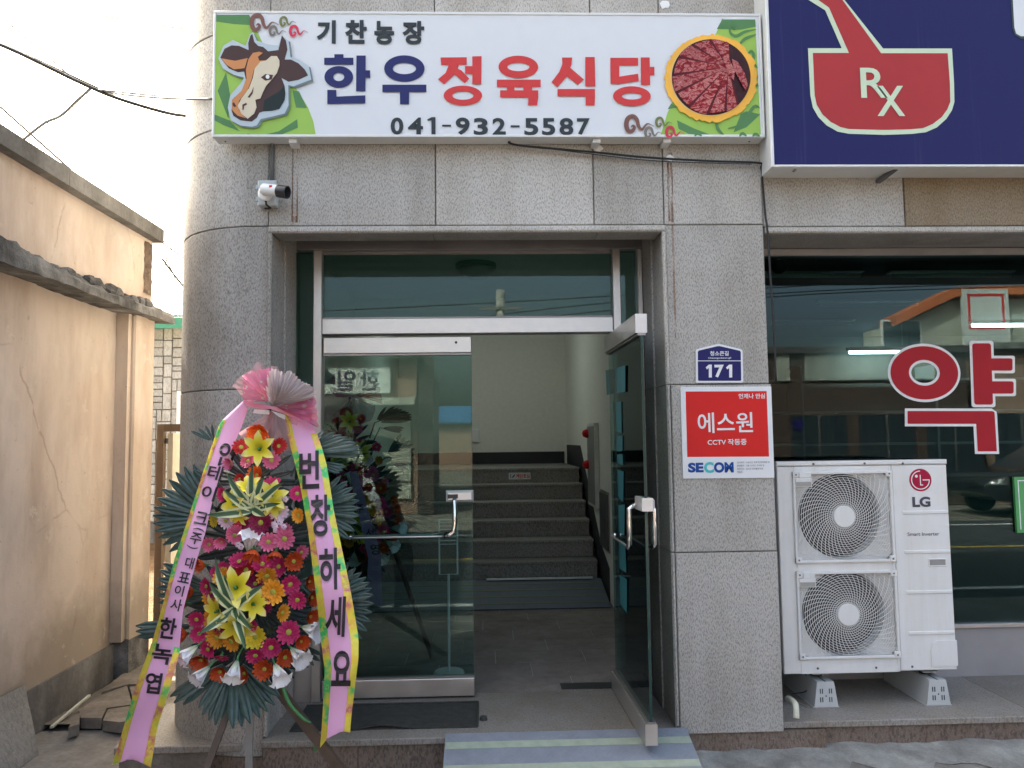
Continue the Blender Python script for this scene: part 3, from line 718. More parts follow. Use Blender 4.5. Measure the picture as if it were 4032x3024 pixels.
# amber disc with sliced beef
random.seed(3)
ell = lambda c, rx, ry, n, jit=0: [(c[0]+rx*(1+random.uniform(-jit, jit))*cos(2*pi*i/n), c[1]+ry*(1+random.uniform(-jit, jit))*sin(2*pi*i/n)) for i in range(n)]
pr(z2, 'amber_disc', DISC, lambda q: q.poly(*ell((1752,545), 318, 301, 110, .03)), k=30)
pr(z2, 'board', plain('pale_board_print', (.70, .50, .22), .4), lambda q: q.poly(*ell((1748,542), 276, 264, 60)), k=33)
pr(z2, 'meat_ground', MEAT_D, lambda q: q.poly(*[(x, y) for x, y in ell((1752,540), 272, 262, 60)]), k=35)
piv = (1868, 470); EC, ERX, ERY = (1752, 540), 270, 260
def edge_pt(ang):
    d = (cos(ang), sin(ang)); t = 0
    while (((piv[0]+d[0]*t-EC[0])/ERX)**2+((piv[1]+d[1]*t-EC[1])/ERY)**2) < 1: t += 2
    return (piv[0]+d[0]*t, piv[1]+d[1]*t)
angs = [264, 234, 210, 190, 170, 152, 133, 112, 92, 74]
for i, (a0, a1) in enumerate(zip(angs[:-1], angs[1:])):
    A, Bq = radians(a0), radians(a1); am = (A+Bq)/2
    e = [edge_pt(A+(Bq-A)*t) for t in (0, .25, .5, .75, .9)]
    sh = .965 if i % 2 else .995
    e = [(piv[0]+(x-piv[0])*sh, piv[1]+(y-piv[1])*sh) for x, y in e]
    pr(z2, 'meat_slice', MEAT, lambda q: q.poly(*([(piv[0]+18*cos(A), piv[1]+18*sin(A))]+e+[(piv[0]+22*cos(Bq), piv[1]+22*sin(Bq))])), k=38+2*i)
    ed = [(piv[0]+30*cos(Bq-.02), piv[1]+30*sin(Bq-.02)), ((piv[0]+e[-1][0])/2, (piv[1]+e[-1][1])/2+4), e[-1]]
    pr(z2, 'slice_edge', MEAT_E, lambda q: q.stroke(ed, [4, 12, 16]), k=39+2*i)
pr(z2, 'meat_slice', MEAT, lambda q: q.poly((1850,300),(1868,310),(1872,420),(1910,500),(1905,570),(1880,540),(1845,470),(1830,420)), k=70)
pr(z2, 'meat_slice', MEAT, lambda q: q.poly((1890,420),(1930,440),(1980,520),(2000,600),(1985,640),(1940,560),(1900,480)), k=71)
# lettering
K0 = 12
pr(z1, 'letter', SIGN_B, lambda q: (q.rect((1080,432),(1152,460)), q.rect((1000,460),(1230,515)), q.ell((1115,612),(113,86),(43,33)), q.poly((1255,443),(1328,443),(1326,725),(1252,725)), q.rect((1326,560),(1363,620)), q.poly((1025,715),(1095,715),(1098,768),(1325,758),(1325,820),(1025,826))), k=K0)
pr(z1, 'letter', SIGN_B, lambda q: (q.ell((1634,545),(160,105),(92,45)), q.rect((1460,673),(1808,732)), q.poly((1598,732),(1672,732),(1670,828),(1600,828))), k=K0)
zx = lambda *pts: [((x, y)) for x, y in pts]          # already photograph pixels
A1 = lambda x, y: z1((x, y))[0]; A2 = lambda x, y: z2((x, y))[0]
pr(zx, 'letter', SIGN_R, lambda q: (q.poly(A1(1920,458), A1(2127,456), A1(2127,515), A1(1925,517)), q.poly(A1(1985,515), A1(2065,515), A1(2050,575), A1(1948,670), A1(1900,630), A1(1960,580)), q.poly(A1(2050,545), A1(2085,560), A1(2147,625), A1(2112,662), A1(2030,590)),
    q.poly(A2(105,393), A2(169,391), A2(167,585), A2(105,585)), q.rect(A2(55,460), A2(106,513)), q.ell(((A1(1945,0)[0]+A2(173,0)[0])/2, A2(0,663)[1]), (76,39), (42,17))), k=K0)
pr(z2, 'letter', SIGN_R, lambda q: (q.ell((423,465),(138,78),(77,29)), q.rect((275,553),(577,604)), q.rect((345,604),(396,627)), q.rect((458,604),(518,627)), q.rect((297,627),(560,676)), q.poly((492,676),(560,676),(553,730),(490,730))), k=K0)
pr(z2, 'letter', SIGN_R, lambda q: (q.poly((725,400),(795,400),(790,450),(760,530),(692,606),(652,570),(705,500),(727,445)), q.poly((780,470),(815,500),(876,552),(834,590),(752,525)), q.poly((885,397),(950,397),(955,600),(885,600)), q.rect((693,618),(952,669)), q.poly((888,669),(952,669),(950,731),(888,731))), k=K0)
pr(z2, 'letter', SIGN_R, lambda q: (q.poly((1058,402),(1120,402),(1120,585),(1060,583)), q.rect((1120,402),(1250,455)), q.poly((1120,532),(1250,512),(1255,562),(1120,583)), q.poly((1268,400),(1330,400),(1333,590),(1270,590)), q.rect((1332,465),(1362,522)), q.ell((1207,668),(132,69),(70,23))), k=K0)
def letters(z, items, mat, Y, parent, bold=.03, name='letter', dz=.004):
    for ch, a_, b_ in items: text_px(name, ch, z(a_, b_), Y-dz, mat, parent, bold)
letters(z1, [('기',(938,160),(1090,345)), ('찬',(1162,158),(1335,345)), ('농',(1395,166),(1552,352)), ('장',(1618,166),(1790,352))], SIGN_K, SY, sg, .045)
letters(z1, [('0',(1525,930),(1625,1066)), ('4',(1662,930),(1780,1064)), ('-',(1932,987),(2003,1002)), ('9',(2040,930),(2150,1068))], SIGN_K, SY, sg, .03)
letters(z2, [('3',(115,815),(212,934)), ('2',(245,815),(335,932)), ('-',(370,866),(432,880)), ('5',(465,816),(560,936)), ('5',(587,816),(677,936)), ('8',(708,815),(802,935)), ('7',(830,817),(917,933))], SIGN_K, SY, sg, .03)

pr(z1, 'letter', SIGN_K, lambda q: q.poly((1815,948),(1850,930),(1880,930),(1880,1066),(1848,1066),(1848,955),(1818,960)), k=14)
# ------------------------------------------------------------------ pharmacy sign box
zp = zm(2940, 0, .5425); PY = -.165
a = P(3048, 653, PY)
PX0, PZ0 = a.x-.012, a.z-.004
ps = thing('pharmacy_sign', 'large navy light box sign with red mortar emblem above the pharmacy window', 'sign', (PX0+1.6, -.08, PZ0))
obj('sign_case', MB().box(PX0, 5.2, PY+.012, .010, PZ0, 4.6), ALU, ps)
obj('sign_face', MB().box(PX0+.014, 5.19, PY+.002, PY+.011, PZ0+.014, 4.59), NAVYS, ps)
obj('sign_frame', MB().bbox(PX0-.003, PX0+.014, PY-.004, PY+.03, PZ0-.003, 4.6, .003).bbox(PX0+.0141, 5.2, PY-.004, PY+.03, PZ0-.003, PZ0+.010, .003), ALU, ps)
p = P(3490, 685, -.06); obj('sign_bracket', MB().prism([(p.x-.03, -.002, PZ0-.035), (p.x-.005, -.002, PZ0-.035), (p.x+.03, -.12, PZ0-.004), (p.x+.005, -.12, PZ0-.004)], (0, 0, .02)), CABLE_G, ps)
p = P(3140, 672, PY); obj('sign_bracket', MB().box(p.x-.015, p.x+.012, PY+.035, PY+.06, PZ0-.008, PZ0-.001), RUST, ps)
pr(zp, 'emblem_border', PALEG, lambda q: q.poly((445,350),(690,350),(570,75),(450,0),(250,-125),(440,-360),(710,0),(990,352),(1490,352),(1505,600),(1508,740),(1490,800),(1450,862),(1380,925),(1300,960),(1200,972),(1000,979),(740,971),(660,955),(580,910),(520,850),(480,780),(462,690)), ps, PY)
pr(zp, 'mortar_emblem', RXRED, lambda q: q.poly((480,385),(742,385),(597,55),(520,0),(300,-130),(440,-290),(695,0),(975,387),(1458,387),(1474,600),(1477,740),(1455,795),(1415,850),(1350,900),(1280,930),(1190,938),(1000,943),(740,936),(680,922),(610,885),(550,830),(508,760),(493,690)), ps, PY, 3)
letters(zp, [('R',(832,492),(1016,710))], PALEG, PY, ps, .012, 'emblem_letter')
letters(zp, [('X',(950,623),(1140,842))], PALEG, PY, ps, .02, 'emblem_letter')
pr(zp, 'letter_shadow', plain('black_green_outline', (.02, .045, .05), .5), lambda q: q.poly((1912,-60),(2300,-60),(2300,282),(1990,282),(1945,255),(1928,200)), ps, PY, 1)
pr(zp, 'letter', SIGN_W, lambda q: q.poly((1928,-60),(2300,-60),(2300,264),(1990,264),(1955,245),(1942,200)), ps, PY, 4)

# ------------------------------------------------------------------ plates on the pillar
zq = zm(2600, 1300, .4218)
ad = thing('address_plate', 'small navy house shaped number plate 171 on the granite pillar', 'sign', tuple(P(2833, 1505, -.008)))
LY = -.012
obj('plate_body', MB().prism([(p.x, LY, p.z) for p in (P(u, v, LY) for u, v in zq((333,190),(345,176),(520,132),(550,130),(575,134),(755,178),(768,190),(775,480),(768,490),(340,490),(334,482)))], (0, .011, 0)), PLATE_W, ad)
pr(zq, 'navy_field', NAVY, lambda q: (q.poly((350,203),(360,190),(530,150),(550,148),(570,152),(742,192),(751,205),(752,283),(350,283)), q.poly((350,290),(752,290),(755,466),(748,473),(360,473),(352,466))), ad, LY)
for t_, a_, b_, bo in (('청소큰길',(465,194),(637,240),.02), ('Cheongsokeun-gil',(447,250),(660,272),.012), ('7',(508,322),(592,442),.035)): letters(zq, [(t_, a_, b_)], PLATE_W, LY, ad, bo, 'lettering', .0016)
for dx_ in (0, 190): pr(zq, 'lettering', PLATE_W, lambda q: q.poly(*[(x+dx_, y) for x, y in ((423,348),(452,322),(480,322),(480,442),(452,442),(452,354),(434,366))]), ad, LY, 5)
SYp = -.014
se = thing('security_sign', 'square white and red CCTV notice on the granite pillar under the number plate', 'sign', tuple(P(2870, 1880, SYp)))
obj('plate_body', MB().prism([(p.x, SYp, p.z) for p in (P(u, v, SYp) for u, v in zq((188,530),(1035,525),(1065,1378),(213,1385)))], (0, .008, 0)), PLATE_W, se)
pr(zq, 'red_field', REDP, lambda q: q.poly((235,573),(992,569),(1015,1180),(251,1184)), se, SYp)
for t_, a_, b_, bo, mt in (('언제나 안심',(732,590),(975,640),.02,PLATE_W), ('에스원',(352,765),(860,962),.012,PLATE_W), ('CCTV 작동중',(443,1013),(805,1075),.015,PLATE_W), ('SE',(260,1236),(402,1330),.05,COBALT), ('C',(410,1230),(498,1334),.045,TEAL), ('OM',(502,1230),(683,1332),.05,COBALT),
    ('· 설치목적 : 시설안전, 화재 및 범죄예방 등',(708,1223),(1020,1245),.0,INK), ('· 촬영범위 : 건물 내·외부, 주차장 등',(708,1253),(970,1275),.0,INK), ('· 촬영시간 : 24시간 연속촬영/녹화',(708,1283),(960,1305),.0,INK), ('· 책임자 :',(708,1314),(775,1336),.0,INK)):
    letters(zq, [(t_, a_, b_)], mt, SYp, se, bo, 'lettering', .0016)

# ------------------------------------------------------------------ CCTV camera with junction box
zc = zm(960, 660, .13562)
JB = -.055
a = P(*zc((425,1090))[0], JB); b = P(*zc((930,395))[0], JB)
jb = thing('junction_box', 'pale grey plastic junction box high on the column joint', 'box', ((a.x+b.x)/2, 0, a.z))
obj('box_body', MB().bbox(a.x, b.x, JB, -.001, a.z, b.z, .006), GREYBOX, jb); obj('box_lid', MB().bbox(a.x-.004, b.x+.004, JB-.008, JB-.0005, a.z-.004, b.z+.004, .006), GREYBOX, jb)
for k in (.25, .75): obj('lid_clip', MB().box(a.x-.014, a.x-.0045, JB-.004, JB+.03, a.z+(b.z-a.z)*k-.012, a.z+(b.z-a.z)*k+.012), GREYBOX, jb)
xc = (a.x+b.x)/2+.012
tag(obj('cable_conduit', MB().tube([(xc, -.012, b.z+.003), (xc, -.012, SZ0-.05), (xc, -.012, SZ0+.2)], .011, 10), CABLE_G, None, True), 'grey conduit running from the junction box up behind the sign', 'conduit')
c0 = P(*zc((635,775))[0], JB-.01)
cc = thing('cctv_camera', 'white bullet CCTV camera with dark lens hood on the junction box', 'camera', tuple(c0))
obj('mount_base', MB().lathe((c0.x, JB-.009, c0.z), (0, -1, 0), [(.036, 0), (.036, .012), (.030, .016)], 24), WHITEP, cc)
dv = Vector((.95, -.26, -.20)).normalized()
cs = Vector((c0.x-.004, JB-.055, c0.z+.012))
obj('mount_arm', MB().tube([(c0.x, JB-.02, c0.z), (c0.x-.012, JB-.05, c0.z+.008), tuple(cs+dv*.02)], .011, 10), WHITEP, cc, True)
autosmooth(obj('camera_body', MB().lathe(cs, dv, [(.024, 0), (.030, .006), (.031, .085), (.030, .09)], 20), WHITEP, cc))
autosmooth(obj('lens_hood', MB().lathe(cs+dv*.0905, dv, [(.031, 0), (.033, .01), (.033, .055), (.028, .055), (.026, .025)], 20), DARKP, cc))
obj('camera_lens', MB().lathe(cs+dv*.118, dv, [(.016, 0), (.012, .006), (.004, .008)], 14), CHROME, cc)
q = cs+dv*.062+Vector((-.02, -.026, .012)); obj('camera_badge', MB().box(q.x+.008, q.x+.024, q.y-.004, q.y-.002, q.z-.006, q.z+.006), REDP, cc)
tag(obj('camera_lead', MB().tube([(c0.x, JB-.012, c0.z-.03), (c0.x+.004, JB-.014, c0.z-.055), (c0.x+.02, JB+.01, a.z-.012), (c0.x-.012, JB+.02, a.z-.012)], .005, 8), CABLE, None, True), 'short black lead looping under the CCTV junction box', 'cable')

# ------------------------------------------------------------------ cables on the facade
def cable(name, pts, r, label, mat=None, n=7):
    return tag(obj(name, MB().tube(smooth_pts([tuple(p) for p in pts], 6), r, n), mat or CABLE, None, True), label, 'cable')
cable('power_cable', [P(2000, 560, -.06), P(2060, 574, -.05), P(2341, 599, -.035), P(2540, 619, -.03), P(2800, 634, -.03), P(2985, 641, -.03), P(2997, 660, -.02), P(3003, 720, -.012), P(3014, 850, -.012), P(3021, 900, -.02), P(3034, 1100, -.012), P(3046, 1280, -.010), P(3056, 1500, -.012)], .0058, 'thick black cable under the restaurant sign and down the pillar edge')
cable('signal_cable', [P(2030, 568, -.05), P(2341, 608, -.035), P(2560, 632, -.03), P(2800, 642, -.03), P(2960, 646, -.03)], .0025, 'thin black cable sagging just below the thick one under the sign')

# ------------------------------------------------------------------ shop window letters
zw = zm(3000, 900, .6028); WYf = WY-.0008
wl = thing('window_lettering', 'big red syllable with white outline stuck on the pharmacy window', 'letters', tuple(P(3720, 1780, WY-.002)))
def rpoly(q, x0, y0, x1, y1, r=18, rc=(1, 1, 1, 1), sk=0.0):
    out = []
    for (X, Y, a0, on) in ((x1-r, y0+r, -90, rc[1]), (x1-r, y1-r, 0, rc[2]), (x0+r, y1-r, 90, rc[3]), (x0+r, y0+r, 180, rc[0])):
        if on: out += [(X+r*cos(radians(a0+18*i)), Y+r*sin(radians(a0+18*i))) for i in range(6)]
        else: out.append((X+r*(1 if a0 in (-90, 0) else -1), Y+r*(1 if a0 in (0, 90) else -1)))
    q.poly(*[(x+sk*(y-y0), y) for x, y in out])
def yak(q, e):
    q.ell((1060,942), (230+e, 172+e), (105-e, 83-e), 56)
    rpoly(q, 1372-e, 750-e, 1494+e, 1150+e, 16, sk=.035)
    rpoly(q, 1480-e, 848-e, 1635+e, 928+e, 14); rpoly(q, 1486-e, 998-e, 1642+e, 1078+e, 14)
    q.poly((950-e,1192-e),(1500,1192-e),(1515+e,1197),(1518+e,1215),(1532+e,1455+e),(1408-e,1455+e),(1398-e,1275+e),(950-e,1275+e))
pr(zw, 'letter_outline', LET_W, lambda q: yak(q, 17), wl, WYf)
pr(zw, 'letter_fill', PINK_LET, lambda q: yak(q, 0), wl, WYf, 8)
gb = thing('green_board', 'bright green board with thin white line at the right edge of the window', 'board', tuple(P(4015, 2095, .715)))
a = P(4006, 2098, .70); b = P(4003, 1878, .70)
obj('board_panel', MB().box(a.x, a.x+.6, .70, .7185, a.z, b.z), GREENS, gb)
obj('board_line', MB().box(a.x+.02, a.x+.026, .6985, .6995, a.z+.02, b.z-.02).box(a.x+.0262, a.x+.58, .6985, .6995, b.z-.026, b.z-.02), LET_W, gb)

# ------------------------------------------------------------------ air conditioner outdoor unit
AY = .22
za = zm(3000, 1750, .4665)
pa = lambda x, y, Y=AY: P(*za((x, y))[0], Y)
b0 = P(3767, 2640, AY); t0 = P(3727, 1811, AY)
AX1 = (b0.x+t0.x)/2; AX0 = AX1-.955; AZ0 = b0.z; AZ1 = pa(800, 135).z; AD = .33
ac = thing('air_conditioner', 'white outdoor air conditioner with two stacked round fan grilles standing under the pharmacy window', 'air conditioner', (AX1-.47, AY+.16, AZ0))
seam = pa(1125, 900).x; lidz = pa(700, 180).z
G = []
for (x0, y0), (x1, y1) in (((285,218),(1090,1002)), ((306,1057),(1120,1815))):
    a = pa(x0, y1); b = pa(x1, y0); G.append([a.x, b.x, a.z, b.z])
w = sum(g[1]-g[0] for g in G)/2; gx = sum(g[0]+g[1] for g in G)/4
for g in G: g[0], g[1] = gx-w/2, gx+w/2
# casing as frame pieces round the two fan openings
cas = MB()
cas.box(AX0, AX1, AY+.03, AY+AD, lidz, AZ1-.0).bbox(AX0-.003, AX1+.003, AY-.006, AY+AD+.004, lidz+.002, AZ1, .006)
cas.box(AX0, AX0+.012, AY+.02, AY+AD, AZ0, lidz).box(AX1-.012, AX1, AY+.02, AY+AD, AZ0, lidz).box(AX0, AX1, AY+AD-.012, AY+AD, AZ0, lidz).box(AX0, AX1, AY+.02, AY+AD, AZ0, AZ0+.012).box(seam-.02, seam-.01, AY+.02, AY+AD-.013, AZ0+.013, lidz)
obj('casing', cas, WHITE_MET, ac)
obj('front_panel', MB().bbox(AX0, gx-w/2+.012, AY, AY+.02, AZ0, lidz-.001, .004).bbox(gx+w/2-.012, seam-.001, AY, AY+.02, AZ0, lidz-.001, .004)
    .box(gx-w/2+.0121, gx+w/2-.0121, AY+.0005, AY+.02, G[0][3]-.012, lidz-.001).box(gx-w/2+.0121, gx+w/2-.0121, AY+.0005, AY+.02, G[1][3]-.012, G[0][2]+.012).box(gx-w/2+.0121, gx+w/2-.0121, AY+.0005, AY+.02, AZ0, G[1][2]+.012), WHITE_MET, ac)
sp_ = obj('service_panel', MB().bbox(seam+.001, AX1, AY-.001, AY+.02, AZ0+.004, lidz-.001, .005), WHITE_MET, ac)
for y in (572, 905, 1245, 1590):
    z = pa(1400, y).z; obj('panel_rib', MB().bbox(seam+.05, AX1-.004, AY-.006, AY-.0011, z-.010, z+.010, .004), WHITE_MET, sp_)
a = pa(1405, 1032); b = pa(1555, 960)
obj('grip_recess', MB().bbox(a.x, b.x, AY-.005, AY-.0012, a.z, a.z+.007, .002).bbox(a.x, b.x, AY-.005, AY-.0012, b.z-.007, b.z, .002).bbox(a.x, a.x+.007, AY-.005, AY-.0012, a.z+.0071, b.z-.0071, .002).bbox(b.x-.007, b.x, AY-.005, AY-.0012, a.z+.0071, b.z-.0071, .002), WHITE_MET, sp_)
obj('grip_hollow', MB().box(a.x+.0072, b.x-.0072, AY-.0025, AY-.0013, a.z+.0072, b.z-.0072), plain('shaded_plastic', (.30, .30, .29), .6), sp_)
a = P(3667, 2622, AY); b = P(3766, 2520, AY)
cov = [(a.x+.012*0, a.z), (a.x, b.z-.045), (a.x+.010, b.z-.014), (a.x+.035, b.z), (AX1+.002, b.z), (AX1+.002, a.z)]
obj('valve_cover', MB().prism([(x, AY-.007, z) for x, z in cov], (0, .0058, 0)), WHITE_MET, sp_)
for (u, v) in list(za((435,165),(867,160),(1189,160)))+[(3222,2633),(3452,2630),(3594,2626)]:
    p = P(u, v, AY-.007); obj('screw', MB().lathe((p.x, AY-.0062 if v < 2000 else AY-.001, p.z), (0, -1, 0), [(.0062, 0), (.0062, .002), (.004, .003)], 10), CABLE_G, ac)
for g in G:
    zc0 = (g[2]+g[3])/2; hw = (g[1]-g[0])/2; hz = (g[3]-g[2])/2
    gr = obj('fan_grille', MB().bbox(g[0], g[1], AY-.014, AY-.0005, g[2], g[2]+.016, .003).bbox(g[0], g[1], AY-.014, AY-.0005, g[3]-.016, g[3], .003).bbox(g[0], g[0]+.014, AY-.014, AY-.0005, g[2]+.0161, g[3]-.0161, .003).bbox(g[1]-.014, g[1], AY-.014, AY-.0005, g[2]+.0161, g[3]-.0161, .003), WHITE_MET, ac)
    # square shroud with the round throat, dark drum behind, three blades
    th = .232; n = 48; mb = MB(); vs = []
    for k in range(n):
        a = 2*pi*k/n; vs.append((gx+th*cos(a), AY+.045, zc0+th*sin(a)))
    for k in range(n):
        a = 2*pi*k/n; m_ = min((hw-.013)/max(1e-6, abs(cos(a))), (hz-.013)/max(1e-6, abs(sin(a)))); vs.append((gx+m_*cos(a), AY+.012, zc0+m_*sin(a)))
    for k in range(n): vs.append((gx+th*1.02*cos(2*pi*k/n), AY+.13, zc0+th*1.02*sin(2*pi*k/n)))
    fs = []
    for k in range(n): j = (k+1) % n; fs += [(k, j, n+j, n+k), (k, 2*n+k, 2*n+j, j)]
    obj('fan_shroud', mb.add(vs, fs), WHITE_MET, gr)
    obj('fan_back', MB().lathe((gx, AY+.14, zc0), (0, -1, 0), [(th*1.02, 0), (th*1.02, .008)], n), DARKP, gr)
    bl = MB().lathe((gx, AY+.12, zc0), (0, -1, 0), [(.06, 0), (.06, .05), (.04, .06)], 20)
    for k in range(3):
        vv = []
        for i in range(7):
            for j in range(6):
                r = .058+.16*j/5; a = 2*pi*k/3+(i/6-.5)*1.5*(.6+.4*j/5)+.15*j/5; vv.append((gx+r*cos(a), AY+.105-.045*(i/6), zc0+r*sin(a)))
        bl.add(vv, [(i*6+j, i*6+j+1, (i+1)*6+j+1, (i+1)*6+j) for i in range(6) for j in range(5)])
    obj('fan_blades', bl, plain('black_fan_plastic', (.018, .018, .022), .5), gr, True)
    wr = MB(); wy = AY-.009
    def seg(p, q, r=.0016):
        wr.tube([(p[0], wy, p[1]), (q[0], wy, q[1])], r, 4, False)
    inside = lambda x, z: abs(x-gx) < hw-.012 and abs(z-zc0) < hz-.014
    rr = .066
    while rr < .345:
        m_ = 72; pts = [(gx+rr*cos(2*pi*k/m_), zc0+rr*sin(2*pi*k/m_)) for k in range(m_+1)]
        for p, q in zip(pts[:-1], pts[1:]):
            if inside(*p) and inside(*q): seg(p, q)
        rr += .0122
    for k in range(48):
        pts = [(gx+r*cos(a), zc0+r*sin(a)) for r, a in ((.06+.285*i/11, 2*pi*k/48+1.05*(i/11)**.8) for i in range(12))]
        for p, q in zip(pts[:-1], pts[1:]):
            if inside(*p) and inside(*q): seg(p, q, .0018)
    o = obj('grille_wires', wr, WHITE_MET, gr); o['kind'] = 'stuff'
    obj('hub_cap', MB().lathe((gx, AY-.006, zc0), (0, -1, 0), [(.060, 0), (.060, .008), (.057, .011)], 32), WHITE_MET, gr)
    for sx, sz in ((-1, -1), (1, -1), (1, 1), (-1, 1)):
        x = gx+sx*(hw-.017); z = zc0+sz*(hz-.017)
        obj('corner_boss', MB().bbox(x-.017, x+.017, AY-.0165, AY-.004, z-.017, z+.017, .003).lathe((x, AY-.0166, z), (0, -1, 0), [(.008, 0), (.008, .001)], 12), WHITE_MET, gr)
        obj('screw', MB().lathe((x, AY-.0177, z), (0, -1, 0), [(.005, 0), (.005, .001)], 10), CABLE_G, gr)
    obj('latch_tab', MB().bbox(g[0]+.012, g[0]+.105, AY-.0175, AY-.003, g[3]-.085, g[3]-.036, .003).bbox(g[0]+.036, g[0]+.103, AY-.0172, AY-.003, g[3]-.0359, g[3]-.004, .003), WHITE_MET, gr)
    obj('latch_recess', MB().box(g[0]+.016, g[0]+.10, AY-.0181, AY-.0176, g[3]-.080, g[3]-.056), plain('beige_recess', (.36, .35, .32), .6), gr)
# round emblem, letters
lc = pa(1336, 300); lr = 96*.4665/F*(AY+4); LYa = AY-.0015
obj('round_emblem', MB().lathe((lc.x, LYa, lc.z), (0, -1, 0), [(lr, 0), (lr, .0008)], 40), LOGO, sp_)
em = MB(); ye = LYa-.0013
def arc(r, a0, a1, w, n=28):
    vs = [(lc.x+rr*cos(radians(a0+(a1-a0)*k/n)), ye, lc.z+rr*sin(radians(a0+(a1-a0)*k/n))) for rr in (r-w/2, r+w/2) for k in range(n+1)]
    em.add(vs, [(k, k+1, n+2+k, n+1+k) for k in range(n)])
arc(lr*.80, 90, 360, lr*.085)
em.box(lc.x+lr*.20, lc.x+lr*.83, ye-.0001, ye, lc.z-lr*.045, lc.z+lr*.045); em.box(lc.x-lr*.05, lc.x+lr*.03, ye-.0002, ye, lc.z-lr*.48, lc.z+lr*.46); em.box(lc.x+.0301*lr, lc.x+lr*.22, ye-.0002, ye, lc.z-lr*.48, lc.z-lr*.40)
em.lathe((lc.x-lr*.36, ye, lc.z+lr*.34), (0, -1, 0), [(lr*.13, 0), (lr*.13, .0002)], 16)
obj('emblem_face', em, LET_W, sp_)
text_px('lettering', 'LG', za((1272,440),(1420,530)), LYa-.001, INK, sp_, .045)
text_px('lettering', 'Smart Inverter', za((1230,738),(1497,773)), LYa-.001, INK, sp_, .004)
# mounting rails
for i, (lab, ux) in enumerate((('pale trapezoid mounting rail under the left end of the air conditioner', 3255), ('pale trapezoid mounting rail under the right end of the air conditioner', 3700))):
    p = PZ(ux+6, 2792-(8 if i else 0), ZF); x = p.x; yf = p.y+.02
    ft = thing('mounting_rail', lab, 'mounting rail', (x, yf+.2, ZF), 'rails carrying the air conditioner')
    h = AZ0-ZF-.045
    body = MB().prism([(x-.066, yf, ZF+.004), (x+.066, yf, ZF+.004), (x+.046, yf, ZF+h), (x-.046, yf, ZF+h)], (0, .46, 0)).box(x-.072, x+.072, yf+.002, yf+.458, ZF+.0005, ZF+.0039)
    obj('rail_body', body, plain('pale_grey_plastic', (.52, .54, .54), .5, 0, .04), ft)
    sl = MB()
    for dx in (-.031, -.019, .019, .031):
        for dz in (.03, .075): sl.box(x+dx-.0025, x+dx+.0025, yf-.0012, yf-.0002, ZF+dz, ZF+dz+.026)
    sl.lathe((x, yf-.0002, ZF+.062), (0, -1, 0), [(.004, 0), (.004, .001)], 10)
    o = obj('vent_slot', sl, DARKP, ft); o['kind'] = 'stuff'
    obj('top_groove', MB().box(x-.004, x+.004, yf+.0, yf+.45, ZF+h+.0002, ZF+h+.001), DARKP, ft)
    obj('rubber_pad', MB().lathe((x, yf+.12, ZF+h+.0012), (0, 0, 1), [(.032, 0), (.032, .020)], 20), RUBBER, ft)
    obj('foot_plate', MB().box(x-.045, x+.045, yf+.06, yf+.34, ZF+h+.0214, ZF+h+.027).lathe((x, yf+.12, ZF+h+.0271), (0, 0, 1), [(.012, 0), (.012, .009)], 6), plain('galvanised_steel', (.45, .47, .46), .4, .7), ft)
# drain pipe, loose leads
zd = zm(2900, 2500, .5118)
pt = [P(*zd(q)[0], Y) for q, Y in (((395,490),.16), ((420,500),.10), ((450,530),.04), ((458,570),.012), ((460,640),.0))]
tag(obj('drain_pipe', MB().tube(smooth_pts([tuple(p) for p in pt], 5), .0155, 14), PVC, None, True), 'short cream plastic drain elbow by the foot of the pillar', 'pipe')
cable('lead', [P(3104, 2732, .30), P(3175, 2720, .34), P(3178, 2665, .36), P(3160, 2650, .38)], .003, 'thin black lead looping beneath the air conditioner')
cable('lead', [P(3104, 2735, .16), P(3130, 2758, .14), P(3176, 2785, .13)], .003, 'thin pale grey lead lying beside the drain elbow', CABLE_G)

